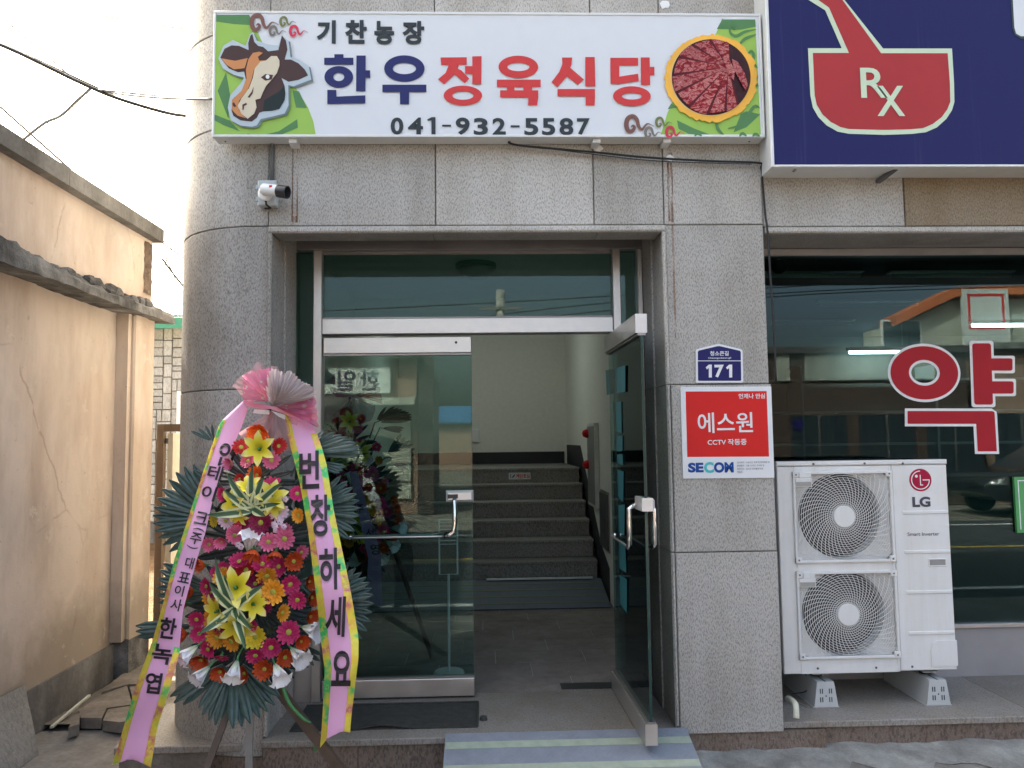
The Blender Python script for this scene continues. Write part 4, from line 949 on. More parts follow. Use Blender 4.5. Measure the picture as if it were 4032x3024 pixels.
# ------------------------------------------------------------------ ramps and mat
def ramp(name, lab, x0, x1, y0, z0, y1, z1, mat, smat, stripes, bumps):
    """y0,z0 = low front edge; y1,z1 = high back edge"""
    r = thing(name, lab, 'ramp', ((x0+x1)/2, y0, 0 if z0 < .1 else ZF))
    zb = 0.001 if z0 < .1 else ZF+.001
    mb = MB(); t = .012
    mb.prism([(x0, y0, z0), (x0, y1, z1), (x0, y1, z1-t), (x0, y0+.01, max(zb, z0-t))], (x1-x0, 0, 0))
    for x in (x0+.01, x1-.02): mb.prism([(x, y0+.05, zb), (x, y1-.005, zb), (x, y1-.005, z1-t-.001), (x, y0+.05, z0+(z1-z0)*.05/(y1-y0)-t)], (.01, 0, 0))
    obj('ramp_plate', mb, mat, r)
    d = Vector((0, y1-y0, z1-z0)); L = d.length; d.normalize(); n = Vector((0, -d.z, d.y))
    for a, b in stripes:
        p = Vector((x0+.003, y0, z0))+d*a+n*.0005; q = Vector((x0+.003, y0, z0))+d*b+n*.0005
        obj('ramp_stripe', MB().prism([p, q, q+Vector((x1-x0-.006, 0, 0)), p+Vector((x1-x0-.006, 0, 0))], n*.0016), smat, r)
    if bumps:
        bm_ = MB(); k = 0; yy = .015
        while yy < L-.015:
            xx = x0+.02+(k % 2)*.018
            while xx < x1-.02:
                if not any(a-.008 < yy < b+.008 for a, b in stripes):
                    s = 1 if (int((xx-x0)/.036)+k) % 2 else -1
                    c = Vector((xx, y0, z0))+d*yy+n*.0002; e = (Vector((1, 0, 0))*.8+d*.6*s).normalized(); g = e.cross(n)
                    bm_.add([c-e*.013, c+g*.0032, c+e*.013, c-g*.0032, c+n*.0022], [(0, 1, 4), (1, 2, 4), (2, 3, 4), (3, 0, 4)])
                xx += .036
            yy += .018; k += 1
        o = obj('tread_bumps', bm_, mat, r); o['kind'] = 'stuff'
    return r
RY1, RZ1 = -.045, .168; RY0, RZ0 = -.62, .012
nrm = Vector((0, -(RZ1-RZ0), RY1-RY0)); aa = Vector((0, RY0, RZ0)); dd = Vector((0, RY1-RY0, RZ1-RZ0)).normalized()
def along(u, v): return (PP(u, v, aa, nrm)-aa).dot(dd)
s1 = (along(1860, 2948), along(1860, 2922)); gap = along(1860, 2922)-along(1860, 3013)
st = [(s1[0]-gap*k, s1[1]-gap*k) for k in range(4) if s1[0]-gap*k > .02]
ramp('entrance_ramp', 'blue grey checker plate ramp with pale green stripes in front of the entrance step', -.222, .985, RY0, RZ0, RY1, RZ1, RAMP_B, RAMP_S, st, True)
ramp('hall_ramp', 'dark blue ramp with olive stripes at the foot of the inside stairs', -1.15, 1.06, 2.77, ZF+.012, 3.36, ZF+.155, RAMP_I, RAMP_IS, [(.09+.135*k, .125+.135*k) for k in range(4)], False)
tag(obj('aluminium_strip', MB().box(-.02, .98, 3.33, 3.37, ZF+.158, ZF+.17), ALU), 'loose pale aluminium strip lying across the top of the inside ramp', 'strip')
mt = MB(); nx, ny = 40, 8; vs = []
for j in range(ny+1):
    for i in range(nx+1):
        x = -1.02+.955*i/nx; y = .06+.37*j/ny; bmp = .022*math.exp(-((x+.55)/.11)**2)*(1-j/ny)**.5
        vs.append((x, y, ZF+.006+bmp))
top = [(j*(nx+1)+i, j*(nx+1)+i+1, (j+1)*(nx+1)+i+1, (j+1)*(nx+1)+i) for j in range(ny) for i in range(nx)]
mt.add(vs, top); mt.add([(x, y, z-.005) for x, y, z in vs], [tuple(reversed(f)) for f in top])
N = (nx+1)*(ny+1); rim = list(range(nx+1))+[j*(nx+1)+nx for j in range(1, ny+1)]+[ny*(nx+1)+i for i in range(nx-1, -1, -1)]+[j*(nx+1) for j in range(ny-1, 0, -1)]
mt.f += [(rim[k], rim[k]+N, rim[(k+1) % len(rim)]+N, rim[(k+1) % len(rim)]) for k in range(len(rim))]
fm = thing('floor_mat', 'worn black rubber mat with a buckled front edge before the closed door', 'mat', (-.54, .25, ZF))
obj('mat_sheet', mt, RUBBER, fm)
obj('mat_border', MB().tube([(-.066, .062, ZF+.009), (-.066, .428, ZF+.009)], .006, 6).tube([(-1.018, .43, ZF+.009), (-.068, .43, ZF+.009)], .006, 6), RUBBER, fm)
tag(obj('rubber_stop', MB().lathe((-.035, .17, ZF), (0, 0, 1), [(.022, 0), (.018, .018), (.008, .02)], 10), RUBBER), 'small round black rubber stop beside the mat corner', 'door stop')

# ------------------------------------------------------------------ things in the hall
lamp = thing('ceiling_lamp', 'unlit domed glass ceiling lamp behind the transom window', 'lamp', tuple(P(1873, 985, 1.6)))
p = P(1873, 1010, 1.6)
obj('lamp_base', MB().lathe((p.x, 1.6, 2.919), (0, 0, -1), [(.15, 0), (.15, .03)], 28), plain('lamp_base_green', (.2, .35, .28), .4), lamp)
obj('lamp_shade', MB().lathe((p.x, 1.6, 2.888), (0, 0, -1), [(.135, 0), (.125, .03), (.095, .06), (.05, .08), (.01, .087)], 28), plain('lamp_glass', (.5, .52, .48), .3), lamp, True)
p = P(1838, 1210, 4.6)
wl2 = thing('stair_lamp', 'small lit lamp glowing high over the inside stairs', 'lamp', (p.x, 4.6, p.z))
obj('lamp_base', MB().lathe((p.x, 4.6, p.z+.05), (0, 0, 1), [(.11, 0), (.11, .05)], 20), WHITEP, wl2); obj('lamp_shade', MB().lathe((p.x, 4.6, p.z+.049), (0, 0, -1), [(.10, 0), (.085, .04), (.04, .06)], 20), BULB, wl2, True)
obj('lamp_rod', MB().tube([(p.x, 4.6, p.z+.101), (p.x, 4.6, 3.998)], .012, 8), WHITEP, wl2)
fa = thing('fire_alarm_box', 'white fire alarm box with two red lamps on the right wall of the hall', 'alarm', (1.06, 3.85, 1.2))
a = PX(2320, 1850, 1.06); b = PX(2343, 1590, 1.06)
obj('box_body', MB().box(1.045, 1.0885, 3.50, 4.05, .95, 1.78), plain('alarm_box_white', (.6, .6, .57), .5), fa); obj('box_face', MB().box(1.040, 1.0445, 3.53, 4.02, .98, 1.75), plain('grey_box_face', (.2, .2, .2), .4), fa)
for z in (1.68, 1.36): autosmooth(obj('red_lamp', MB().lathe((1.04, 3.95, z), (-1, 0, 0), [(.045, 0), (.045, .02), (.03, .05), (.005, .06)], 16), REDP, fa))
me_ = thing('meter_cabinet', 'dark metal meter cabinet low on the right wall of the hall', 'cabinet', (1.07, 3.2, .45))
obj('cabinet_door', MB().box(1.066, 1.0805, 2.95, 3.40, .62, 1.12), plain('dark_cabinet', (.09, .10, .10), .35, .5), me_); obj('cabinet_rim', MB().box(1.0805, 1.0885, 2.93, 3.42, .60, 1.14), STEEL_D, me_)
stt = thing('stair_notice', 'small white notice with red letters stuck on the topmost riser', 'sign', tuple(P(2045, 1888, 4.878)))
a = P(2003, 1888, 4.878); b = P(2089, 1860, 4.878)
obj('notice_plate', MB().box(a.x, b.x, 4.876, 4.8795, a.z, b.z), PLATE_W, stt)
text_px('lettering', '계단조심', [(2032,1866),(2085,1884)], 4.8752, REDP, stt, .03)
text_px('stair_symbol', '↗', [(2008,1865),(2026,1884)], 4.8752, INKB, stt, .0) if False else obj('stair_symbol', MB().box(a.x+.02, a.x+.026, 4.8750, 4.8755, a.z+.014, b.z-.014).prism([(a.x+.034, 4.8754, a.z+.02), (a.x+.05, 4.8754, a.z+.02), (a.x+.075, 4.8754, b.z-.03), (a.x+.066, 4.8754, b.z-.02)], (0, -.0004, 0)), INKB, stt)
dn = thing('door_phone', 'small white door phone on the far wall of the hall', 'door phone', (-.82, 6.53, 1.70)); p = P(1872, 1715, 6.5)
obj('phone_body', MB().bbox(p.x-.05, p.x+.05, 6.51, 6.549, p.z-.09, p.z+.09, .008), WHITEP, dn)
UNL = {2: 'unlit white batten nearest the pillar, high in the pharmacy window', 3: 'unlit white batten high above the big red syllable', 4: 'unlit white batten in the middle of the pharmacy window', 5: 'unlit white batten lowest and nearest the pillar in the pharmacy'}
# white shoebox sized things in the pharmacy
for i, (u, v, lit) in enumerate(((3490, 1387, 1), (3990, 1281, 1), (3150, 1085, 0), (3745, 1085, 0), (3420, 1198, 0), (3190, 1272, 0))):
    Yt = 2.2+.6*(i % 3) if v > 1150 else 1.5
    dz = (1720-v)/F; Yt = (2.86-1.62)/max(.11, dz)-4; Yt = min(max(Yt, 1.2), 5.6); p = P(u, v, Yt)
    tl = thing('tube_light', ('lit fluorescent tube reflected low, left end', 'lit fluorescent tube')[0] if False else ('lit fluorescent ceiling tube left of the big red syllable' if i == 0 else 'lit fluorescent ceiling tube at the right edge of the window' if i == 1 else UNL[i]), 'light', (p.x, Yt, p.z), 'ceiling tube lights in the pharmacy')
    obj('lamp_housing', MB().box(p.x-.5, p.x+.5, Yt-.04, Yt+.04, p.z+.02, min(p.z+.06, 2.915)), WHITEP, tl)
    obj('lamp_tube', MB().tube([(p.x-.48, Yt, p.z), (p.x+.48, Yt, p.z)], .018, 8), TUBE if lit else WHITEP, tl, True)
    if p.z+.06 < 2.9: obj('lamp_wire', MB().tube([(p.x-.3, Yt, p.z+.061), (p.x-.3, Yt, 2.919)], .004, 5).tube([(p.x+.3, Yt, p.z+.061), (p.x+.3, Yt, 2.919)], .004, 5), CABLE_G, tl)
ct = thing('shop_counter', 'pale counter inside the pharmacy behind the air conditioner', 'counter', (2.6, 2.6, ZF))
obj('counter_top', MB().box(1.9, 4.2, 2.3, 2.9, .98, 1.02), plain('counter_cream', (.5, .48, .38), .5), ct); obj('counter_front', MB().box(1.95, 4.15, 2.36, 2.84, ZF, .979), plain('counter_grey', (.35, .36, .34), .6), ct)
sh = thing('medicine_shelf', 'tall white medicine shelf against the far pharmacy wall', 'shelf', (4.0, 5.6, ZF))
for z in (.3, .7, 1.1, 1.5, 1.9, 2.3): obj('shelf_board', MB().box(2.2, 7.5, 5.45, 5.85, z, z+.03), GREYBOX, sh)
for x in (2.18, 3.9, 5.6, 7.5): obj('shelf_upright', MB().box(x, x+.03, 5.42, 5.86, ZF, 2.5), GREYBOX, sh)
dc = thing('dome_camera', 'dark dome camera hanging inside the top left corner of the pharmacy window', 'camera', tuple(P(3068, 1050, .95)))
p = P(3068, 1048, .95); autosmooth(obj('dome', MB().lathe((p.x, .95, p.z), (0, 0, -1), [(.045, -.03), (.05, 0), (.045, .025), (.025, .045), (.005, .05)], 18), DARKP, dc)); obj('dome_rod', MB().tube([(p.x, .95, p.z+.031), (p.x, .95, 2.919)], .012, 8), WHITEP, dc)

wr_ = thing('wire_rack', 'small wire rack seen through the closed glass door', 'rack', (-.42, 1.0, ZF))
a = P(1730, 2262, 1.0); b = P(1800, 2045, 1.0); rk = MB()
rk.tube([(a.x, 1.0, b.z), (a.x, 1.0, a.z), (b.x, 1.0, a.z), (b.x, 1.0, b.z), (a.x, 1.0, b.z)], .006, 6)
obj('rack_frame', rk, WHITEP, wr_)
for k in range(7):
    z = a.z+(b.z-a.z)*(.55+.4*k/6); obj('rack_wire', MB().tube([(a.x, 1.0, z), (b.x, 1.0, z)], .003, 5), WHITEP, wr_)
obj('rack_leg', MB().tube([((a.x+b.x)/2, 1.01, ZF+.002), ((a.x+b.x)/2, 1.01, a.z)], .008, 6), WHITEP, wr_)
obj('rack_base', MB().lathe(((a.x+b.x)/2, 1.01, ZF+.0005), (0, 0, 1), [(.10, 0), (.09, .012)], 16), WHITEP, wr_)

# ------------------------------------------------------------------ congratulation wreath on an easel
random.seed(11)
z7 = zm(700, 1380, .434); z8 = zm(560, 2000, .425); z0 = zm(0, 2200, .5425); z10 = zm(1000, 2300, .4521); zb = zm(900, 1400, .1808)
def yb(v): return -.30-.22*(v-1500)/1400
def Wp(u, v, dy=0.0): return P(u, v, yb(v)+dy)
def mpp(v, dy=0.0): return (4+yb(v)+dy)/F            # metres per photograph pixel there
FWR = thing('flower_wreath', 'tall congratulation flower wreath with pink ribbons and organza bow standing before the rounded column', 'flower wreath', (-1.08, -.45, 0))
def wpart(name, mb, mat, parent=None, smooth=False): return obj(name, mb, mat, parent or FWR, smooth)
def frame(pos, nrm, scale, spin=0.0, up=Vector((0, 0, 1))):
    n = nrm.normalized(); x = up.cross(n)
    x = x.normalized() if x.length > 1e-4 else Vector((1, 0, 0)); y = n.cross(x)
    R = Matrix((x, y, n)).transposed().to_4x4()
    return Matrix.Translation(pos) @ R @ Matrix.Rotation(spin, 4, 'Z') @ Matrix.Scale(scale, 4)
# --- shared meshes
def leaflet_mesh(mat, nm):
    mb = MB(); n = 7; vs = []
    prof = [.3, .62, .9, 1, 1, .86, .16]
    for i in range(n):
        t = i/(n-1); w = .086*prof[i]; z = .03*sin(t*pi)
        vs += [(t, -w, z), (t, -w*.5, z+.012), (t, 0, z-.006), (t, w*.5, z+.012), (t, w, z)]
    mb.add(vs, [(i*5+k, i*5+k+1, (i+1)*5+k+1, (i+1)*5+k) for i in range(n-1) for k in range(4)])
    return mesh_of(mb, mat, nm)
LM = leaflet_mesh(LEAFM, 'leaflet'); LMB = leaflet_mesh(LEAFB, 'leaflet_dark')
def place_leaflet(par, a, b, me, roll):
    d = b-a; L = d.length; x = d.normalized(); n = Vector((0, -1, .15)); y = n.cross(x).normalized(); z = x.cross(y)
    R = Matrix((x, y, z)).transposed().to_4x4() @ Matrix.Rotation(roll, 4, 'X')
    return link('leaflet', me, par, Matrix.Translation(a) @ R @ Matrix.Scale(L, 4))
def fan(hub, tips, me=None, dyh=.02, dyt=.0, inner=.18, stem=None):
    h = Wp(hub[0], hub[1], dyh)
    st = stem or (1010, 2150)
    q = h+(Wp(st[0], st[1], .06)-h).normalized()*.12
    fr = wpart('palm_frond', MB().tube([tuple(q), tuple(h), tuple(h+(Wp(*tips[len(tips)//2])-h)*.3)], [.006, .005, .003], 6), LEAFM if me is None else LEAFB)
    for i, t in enumerate(tips):
        e = Wp(t[0], t[1], dyt+random.uniform(-.03, .02)); s = h+(e-h)*inner
        place_leaflet(fr, s, e, me or LM, random.uniform(-.35, .35))
    return fr
D = lambda *p: [(x*1.8228, y*1.8228) for x, y in p]
def gaps(mean): return mean
fan(z7((330,830))[0], z7((120,730),(185,705),(250,680),(310,668)))
fan((858,2045), D((418,1003),(398,1008),(380,1020),(365,1036),(350,1056),(340,1076),(333,1096),(330,1114),(331,1131),(335,1147),(342,1162),(352,1177),(366,1192)))
fan((860,2330), D((352,1216),(345,1232),(341,1250),(338,1268),(338,1286),(342,1302),(352,1318)))
fan((790,2460), D((293,1352),(293,1364),(296,1376)), dyt=-.02)
fan(z7((1130,930))[0], z7((1330,720),(1430,738),(1490,762),(1540,785),(1590,810),(1625,838),(1656,875),(1662,908),(1650,945)), dyt=.04)
fan(z7((1190,1010))[0], z7((1530,1058),(1500,1090),(1470,1112)), dyt=.02)
fan(z7((1200,1450))[0], z7((1480,1135),(1545,1182),(1592,1240),(1625,1300),(1645,1362),(1652,1430),(1650,1500),(1637,1566),(1607,1640))+z8((1920,290)), dyt=.04)
fan(z8((1640,880))[0], z8((1912,520),(1977,556),(2032,596),(2077,642),(2107,692),(2127,747),(2142,806),(2146,886),(2132,970),(2116,1052),(2082,1140),(2036,1212)), dyt=.03)
fan(z0((1700,720))[0], z0((1235,1000),(1262,1045),(1330,1060),(1440,1085),(1468,1135),(1515,1175),(1562,1210),(1625,1226),(1692,1234),(1757,1220),(1817,1197),(1888,1158),(1948,1112),(1996,1062),(2036,1000)), dyt=-.05)
fan(z8((1380,1230))[0], z8((1590,1460),(1650,1420),(1670,1360),(1540,1480)))
fan(z7((450,1300))[0], z7((140,1080),(205,1095),(280,1100)))
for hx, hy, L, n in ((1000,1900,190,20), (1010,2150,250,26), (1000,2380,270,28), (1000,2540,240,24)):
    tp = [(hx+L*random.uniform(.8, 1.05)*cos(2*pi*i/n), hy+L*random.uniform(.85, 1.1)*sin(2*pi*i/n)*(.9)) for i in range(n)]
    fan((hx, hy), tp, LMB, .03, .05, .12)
# --- gerberas
def gerbera_mesh(mat, nm, cup=.15, layers=((15, 1.0, 0.0), (12, .78, .06), (9, .5, .12)), seed=1):
    rn = random.Random(seed); mb = MB()
    for n, R, z in layers:
        for k in range(n):
            a = 2*pi*(k+rn.uniform(-.18, .18))/n; r = R*rn.uniform(.92, 1.04); w = 1.25*pi*R/n*.62
            c = cup+rn.uniform(-.05, .08); pts = []
            for t, ww in ((.16, .4), (.5, .92), (.8, 1.0), (.96, .62)):
                pts.append((t*r, w*ww, z+c*t*t*R)); pts.append((t*r, 0, z+c*t*t*R-.035))
                pts.append((t*r, -w*ww, z+c*t*t*R))
            pts.append((r*1.02, 0, z+c*R))
            ca, sa = cos(a), sin(a)
            mb.add([(x*ca-y*sa, x*sa+y*ca, q) for x, y, q in pts], [(i*3+j, i*3+j+1, (i+1)*3+j+1, (i+1)*3+j) for i in range(3) for j in range(2)]+[(9, 10, 12), (10, 11, 12)])
    return mesh_of(mb, mat, nm)
GM = {}
for key, mt_ in PET.items():
    cup = .55 if key in 'VO' else .18
    GM[key] = [gerbera_mesh(mt_, 'petals_'+mt_.name, cup+.07*i, seed=i+3) for i in range(4)]
GM['cup'] = {k: gerbera_mesh(PET[k], 'petals_cup_'+PET[k].name, 1.0, seed=9) for k in 'VPMR'}
CM = mesh_of(MB().lathe((0, 0, .05), (0, 0, 1), [(.24, 0), (.25, .07), (.17, .13), (.05, .14)], 14), CENTRE, 'flower_centre', True)
CUPM = mesh_of(MB().lathe((0, 0, -.35), (0, 0, 1), [(.04, -.3), (.10, .0), (.2, .25), (.26, .34)], 10, False), STEMG, 'flower_calyx', True)
def gerb(u, v, key, r, face=None, cup=False):
    rad = math.hypot((u-1015)/330, (v-2180)/600)
    dy = -.05-.075*max(0, 1-rad*rad)+random.uniform(-.015, .015)
    pos = Wp(u, v, dy)
    if face is None:
        face = Vector(((u-1015)/330*.42+random.uniform(-.42, .42), -1, -(v-2150)/600*.35+random.uniform(-.38, .38)))
    else: face = Vector(face)
    me = GM['cup'][key] if cup else random.choice(GM[key])
    M = frame(pos, face, r*mpp(v, dy)*1.13, random.uniform(0, 6.28))
    g = link('gerbera', me, FWR, M); link('flower_centre', CM, g, M); link('flower_calyx', CUPM, g, M)
    return g
L7 = [(740,730,'O',88,(0,-1,-.5)),(575,880,'R',72),(912,866,'R',66,(.8,-1,0)),(490,1025,'P',54),(640,1005,'P',68),(850,998,'P',74),(565,1165,'R',48),(722,1132,'O',72),(855,1228,'M',80,(0,-1,.7)),(560,1232,'P',64),(415,1305,'M',64,(-.8,-1,0)),(1082,1300,'M',66),
      (1098,1495,'A',64,(-.5,-1,0)),(915,1460,'L',80),(440,1540,'L',74),(333,1538,'Y',60,(-.8,-1,0)),(592,1545,'W',74),(755,1560,'W',94,(0,-1,0)),(520,1645,'P',66),(970,1645,'P',66)]
L8 = [(620,335,'P',64),(735,310,'P',56),(860,250,'P',76),(1170,315,'P',78),(1320,285,'P',88,(0,-1,0)),(1470,410,'P',62,(.9,-1,0)),(1030,390,'V',82,(0,-.8,-1)),(1240,405,'V',78,(0,-.7,-1)),(1402,492,'V',80),(580,530,'V',66,(-1,-.8,0)),(900,500,'M',82,(0,-.8,.8)),(1115,525,'M',84,(0,-.8,.7)),
      (1270,542,'M',86),(965,580,'R',88,(0,-1,.8)),(750,560,'M',60),(690,595,'M',55),(750,640,'A',78),(1155,627,'A',86),(1215,775,'A',104,(0,-1,.05)),(600,725,'M',74,(-.7,-1,0)),(1050,700,'W',76),(1370,705,'M',84),(1440,850,'M',80),(1545,680,'V',68,(.9,-1,0)),(1568,830,'V',72,(.9,-1,0)),
      (470,770,'V',66,(-.8,-1,0)),(405,890,'V',66,(-1,-1,0)),(635,835,'A',70),(1120,895,'W',84),(1295,970,'A',74,(1,-.6,0)),(1555,1005,'V',70,(.9,-1,0)),(505,1030,'M',70),(530,1165,'M',70),(620,1030,'A',70,(-.8,-1,0)),(695,1200,'A',86),(830,1230,'A',90),(1050,1190,'Y',98,(0,-1,0)),(1360,1150,'M',98),
      (1470,1235,'V',66,(.6,-1,0)),(410,1165,'V',74,(-.9,-1,0)),(1010,1080,'M',58),(720,1090,'W',60),(615,1305,'M',78),(735,1375,'M',66,(0,-.6,-1)),(1195,1290,'M',88),(1050,1360,'M',80),(545,1400,'V',84),(1322,1380,'V',78),(720,1510,'V',76),(950,1530,'V',74),(1135,1490,'V',84),(640,780,'W',50),(940,760,'M',50),(880,640,'M',50)]
for zf, s_, Ls in ((z7, .434, L7), (z8, .425, L8)):
    for t in Ls:
        (u, v), = zf((t[0], t[1])); gerb(u, v, t[2], t[3]*s_, t[4] if len(t) > 4 else None, cup=(t[2] == 'V' and len(t) > 4) or (t[2] == 'P' and t[3] < 58))
# --- lilies
def lily_mesh(mat, nm, depth, flare, L=1.0, w=.24, n=6, seed=2):
    rn = random.Random(seed); mb = MB()
    for k in range(n):
        a = 2*pi*k/n+rn.uniform(-.1, .1); q = [(.05, .0), (.16, .25), (.38, .55), (.72, .80), (1.0, .80)]
        vs = []
        for i, (rr, zz_) in enumerate(q):
            ww = w*(.35, .75, 1.05, .8, .06)[i]; x = rr*flare*L; z = zz_*depth
            if i == 4: z -= .10*depth
            vs += [(x, ww, z+.05), (x, 0, z-.02), (x, -ww, z+.05)]
        ca, sa = cos(a), sin(a)
        mb.add([(x*ca-y*sa, x*sa+y*ca, z) for x, y, z in vs], [(i*3+j, i*3+j+1, (i+1)*3+j+1, (i+1)*3+j) for i in range(4) for j in range(2)])
    return mesh_of(mb, mat, nm, True)
LYM = lily_mesh(LILY_Y, 'yellow_lily_petals', .45, 1.0); LWM = lily_mesh(LILY_W, 'white_lily_petals', 1.9, .85, w=.36)
STM = mesh_of(MB().lathe((0, 0, .05), (0, 0, 1), [(.10, 0), (.06, .25), (.05, .3)], 8), STEMG, 'flower_throat', True)
def lily(u, v, r, face, spin=0.3, dy=-.15):
    M = frame(Wp(u, v, dy), Vector(face), r*mpp(v, dy), spin); g = link('yellow_lily', LYM, FWR, M); link('flower_throat', STM, g, M)
for zf, s_, Ls in ((z7, .434, [(745,895,145,(0,-1,.1)),(540,1390,140,(-.6,-1,-.1)),(840,1330,140,(.6,-1,.3)),(650,1260,120,(0,-.8,.8)),(560,1480,100,(-.3,-1,-.8)),(850,1400,110,(.6,-.9,-.3))]), (z8, .425, [(875,740,175,(.0,-1,.25)),(720,950,150,(-.8,-1,-.1)),(1020,890,140,(.9,-1,0)),(880,1075,165,(.1,-1,-.6))])):
    for x, y, r, f in Ls:
        (u, v), = zf((x, y)); lily(u, v, r*s_*1.12, f, random.uniform(0, 1))
for b_, t_ in (((1000,435),(1010,255)),((508,1278),(365,1395)),((622,1468),(500,1590)),((880,1415),(835,1580)),((1228,1448),(1285,1590)),((1383,1302),(1480,1410)),((1488,1105),(1630,1145))):
    (u0, v0), (u1, v1) = z8(b_, t_)
    A = Wp(u0, v0, -.10); Bq = Wp(u1, v1, -.145); ax = Bq-A; L = ax.length/1.35
    M = frame(A, ax, L, random.uniform(0, 1)); g = link('white_lily', LWM, FWR, M)
    obj('flower_stem', MB().tube([tuple(A+ax.normalized()*.01), tuple(A-ax.normalized()*.03), tuple(A-ax.normalized()*.06+Vector((0, .05, 0)))], [.006, .004, .003], 6), STEMG, g)
# --- variegated dracaena leaves
def blade(a, b, w, bow, parent):
    d = b-a; L = d.length; x = d.normalized(); y = Vector((0, -1, 0)).cross(x).normalized(); z = x.cross(y); n = 12; vs = []
    for i in range(n):
        t = i/(n-1); ww = w*(sin(pi*min(1, .12+.88*t)**.8))*(1 if t < .97 else .3)+.0012; c = a+d*t+z*(bow*4*t*(1-t)*L)+y*(bow*.4*sin(pi*t)*L)
        vs += [c-y*ww+z*.004, c-z*.003, c+y*ww+z*.004]
    mb = MB().add([tuple(v) for v in vs], [(i*3+k, i*3+k+1, (i+1)*3+k+1, (i+1)*3+k) for i in range(n-1) for k in range(2)])
    # local frame so that the stripe follows the blade's width: mesh X = across the blade
    R = Matrix((y, x, z)).transposed().to_4x4(); M = Matrix.Translation(a) @ R; Mi = M.inverted()
    me = mesh_of(mb, VARIEG, 'variegated_leaf', True)
    for vtx in me.vertices: vtx.co = Mi @ vtx.co
    me.update(); return link('variegated_leaf', me, parent, M)
for zf, s_, base, tips in ((z7, .434, (685,1440), [(445,1110),(683,1040),(785,1140),(965,1190),(420,1262),(262,1492),(930,1388),(800,1505)]), (z8, .425, (850,935), [(678,460),(765,620),(622,685),(1132,705),(515,1172),(966,1322),(1020,1130),(900,1060)])):
    (u, v), = zf(base)
    for tx, ty in tips:
        (tu, tv), = zf((tx, ty)); a = Wp(u, v, -.165); b = Wp(tu, tv, -.20+random.uniform(-.03, .02)); blade(a, b, .019, .07, FWR)
# moss tuft
mb = MB(); c = Wp(*z8((1190,1130))[0], -.11)
for i in range(90):
    a = random.uniform(0, 6.28); t = random.uniform(.2, 1); d = Vector((cos(a)*.035*t, -random.uniform(.0, .02), sin(a)*.035*t)); q = c+d
    s = Vector((-sin(a), 0, cos(a)))*.0012; mb.add([tuple(c+d*.3-s), tuple(c+d*.3+s), tuple(q)], [(0, 1, 2)])
o = wpart('moss_tuft', mb, MOSS); o['kind'] = 'stuff'
random.seed(5)
bm2 = MB(); dots = z7((905,1520),(925,1560),(880,1590),(960,1600),(890,1630),(975,1350))+z8((1220,150),(1240,190),(890,340),(915,360))
for u, v in dots:
    c = Wp(u, v, -.12)
    for k in range(5):
        a = 2*pi*k/5; bm2.lathe((c.x+.008*cos(a), c.y, c.z+.008*sin(a)), (cos(a)*.4, -1, sin(a)*.4), [(.007, 0), (.006, .003)], 6)
wpart('filler_blossoms', bm2, PET['L'])['kind'] = 'stuff'

# --- easel
e0 = Wp(1062, 1600, .03)
wpart('easel_pole', MB().tube([tuple(e0), tuple(Wp(1055, 1900, .06)), tuple(Wp(1040, 2700, .10))], .010, 8), DARKP)
def leg(a, b, w, mat):
    a = Vector(a); b = Vector(b); d = (b-a).normalized(); x = d.cross(Vector((0, 1, 0))).normalized()*w/2; y = d.cross(x).normalized()*w*.3
    wpart('easel_leg', MB().prism([tuple(p) for p in (a-x-y, a+x-y, a+x+y, a-x+y)], tuple(b-a)), mat)
def to_ground(u0, v0, Y0, u1, v1, Y1):
    a = P(u0, v0, Y0); b = P(u1, v1, Y1); t = (a.z-.004)/(a.z-b.z); return a, a+(b-a)*t
leg(*to_ground(935, 2700, -.47, 820, 3010, -.62), .028, WOODB)
leg(*to_ground(1085, 2700, -.47, 1322, 3005, -.66), .040, WOODB)
leg(*to_ground(992, 2500, -.38, 980, 3010, -.34), .030, WOODG)
a = P(1112, 2700, -.56); b = P(1195, 2830, -.60)
wpart('stem_tape', MB().tube(smooth_pts([tuple(a), tuple(P(1140, 2770, -.575)), tuple(b), tuple(P(1225, 2845, -.61))], 5), [.008]*6+[.007]*6+[.004]*4, 8), STEMG, None, True)
wpart('stem_tape', MB().prism([tuple(P(u, v, -.60)) for u, v in ((1232,2930),(1250,2950),(1250,2955),(1236,2957))], (0, .001, 0)), STEMG)
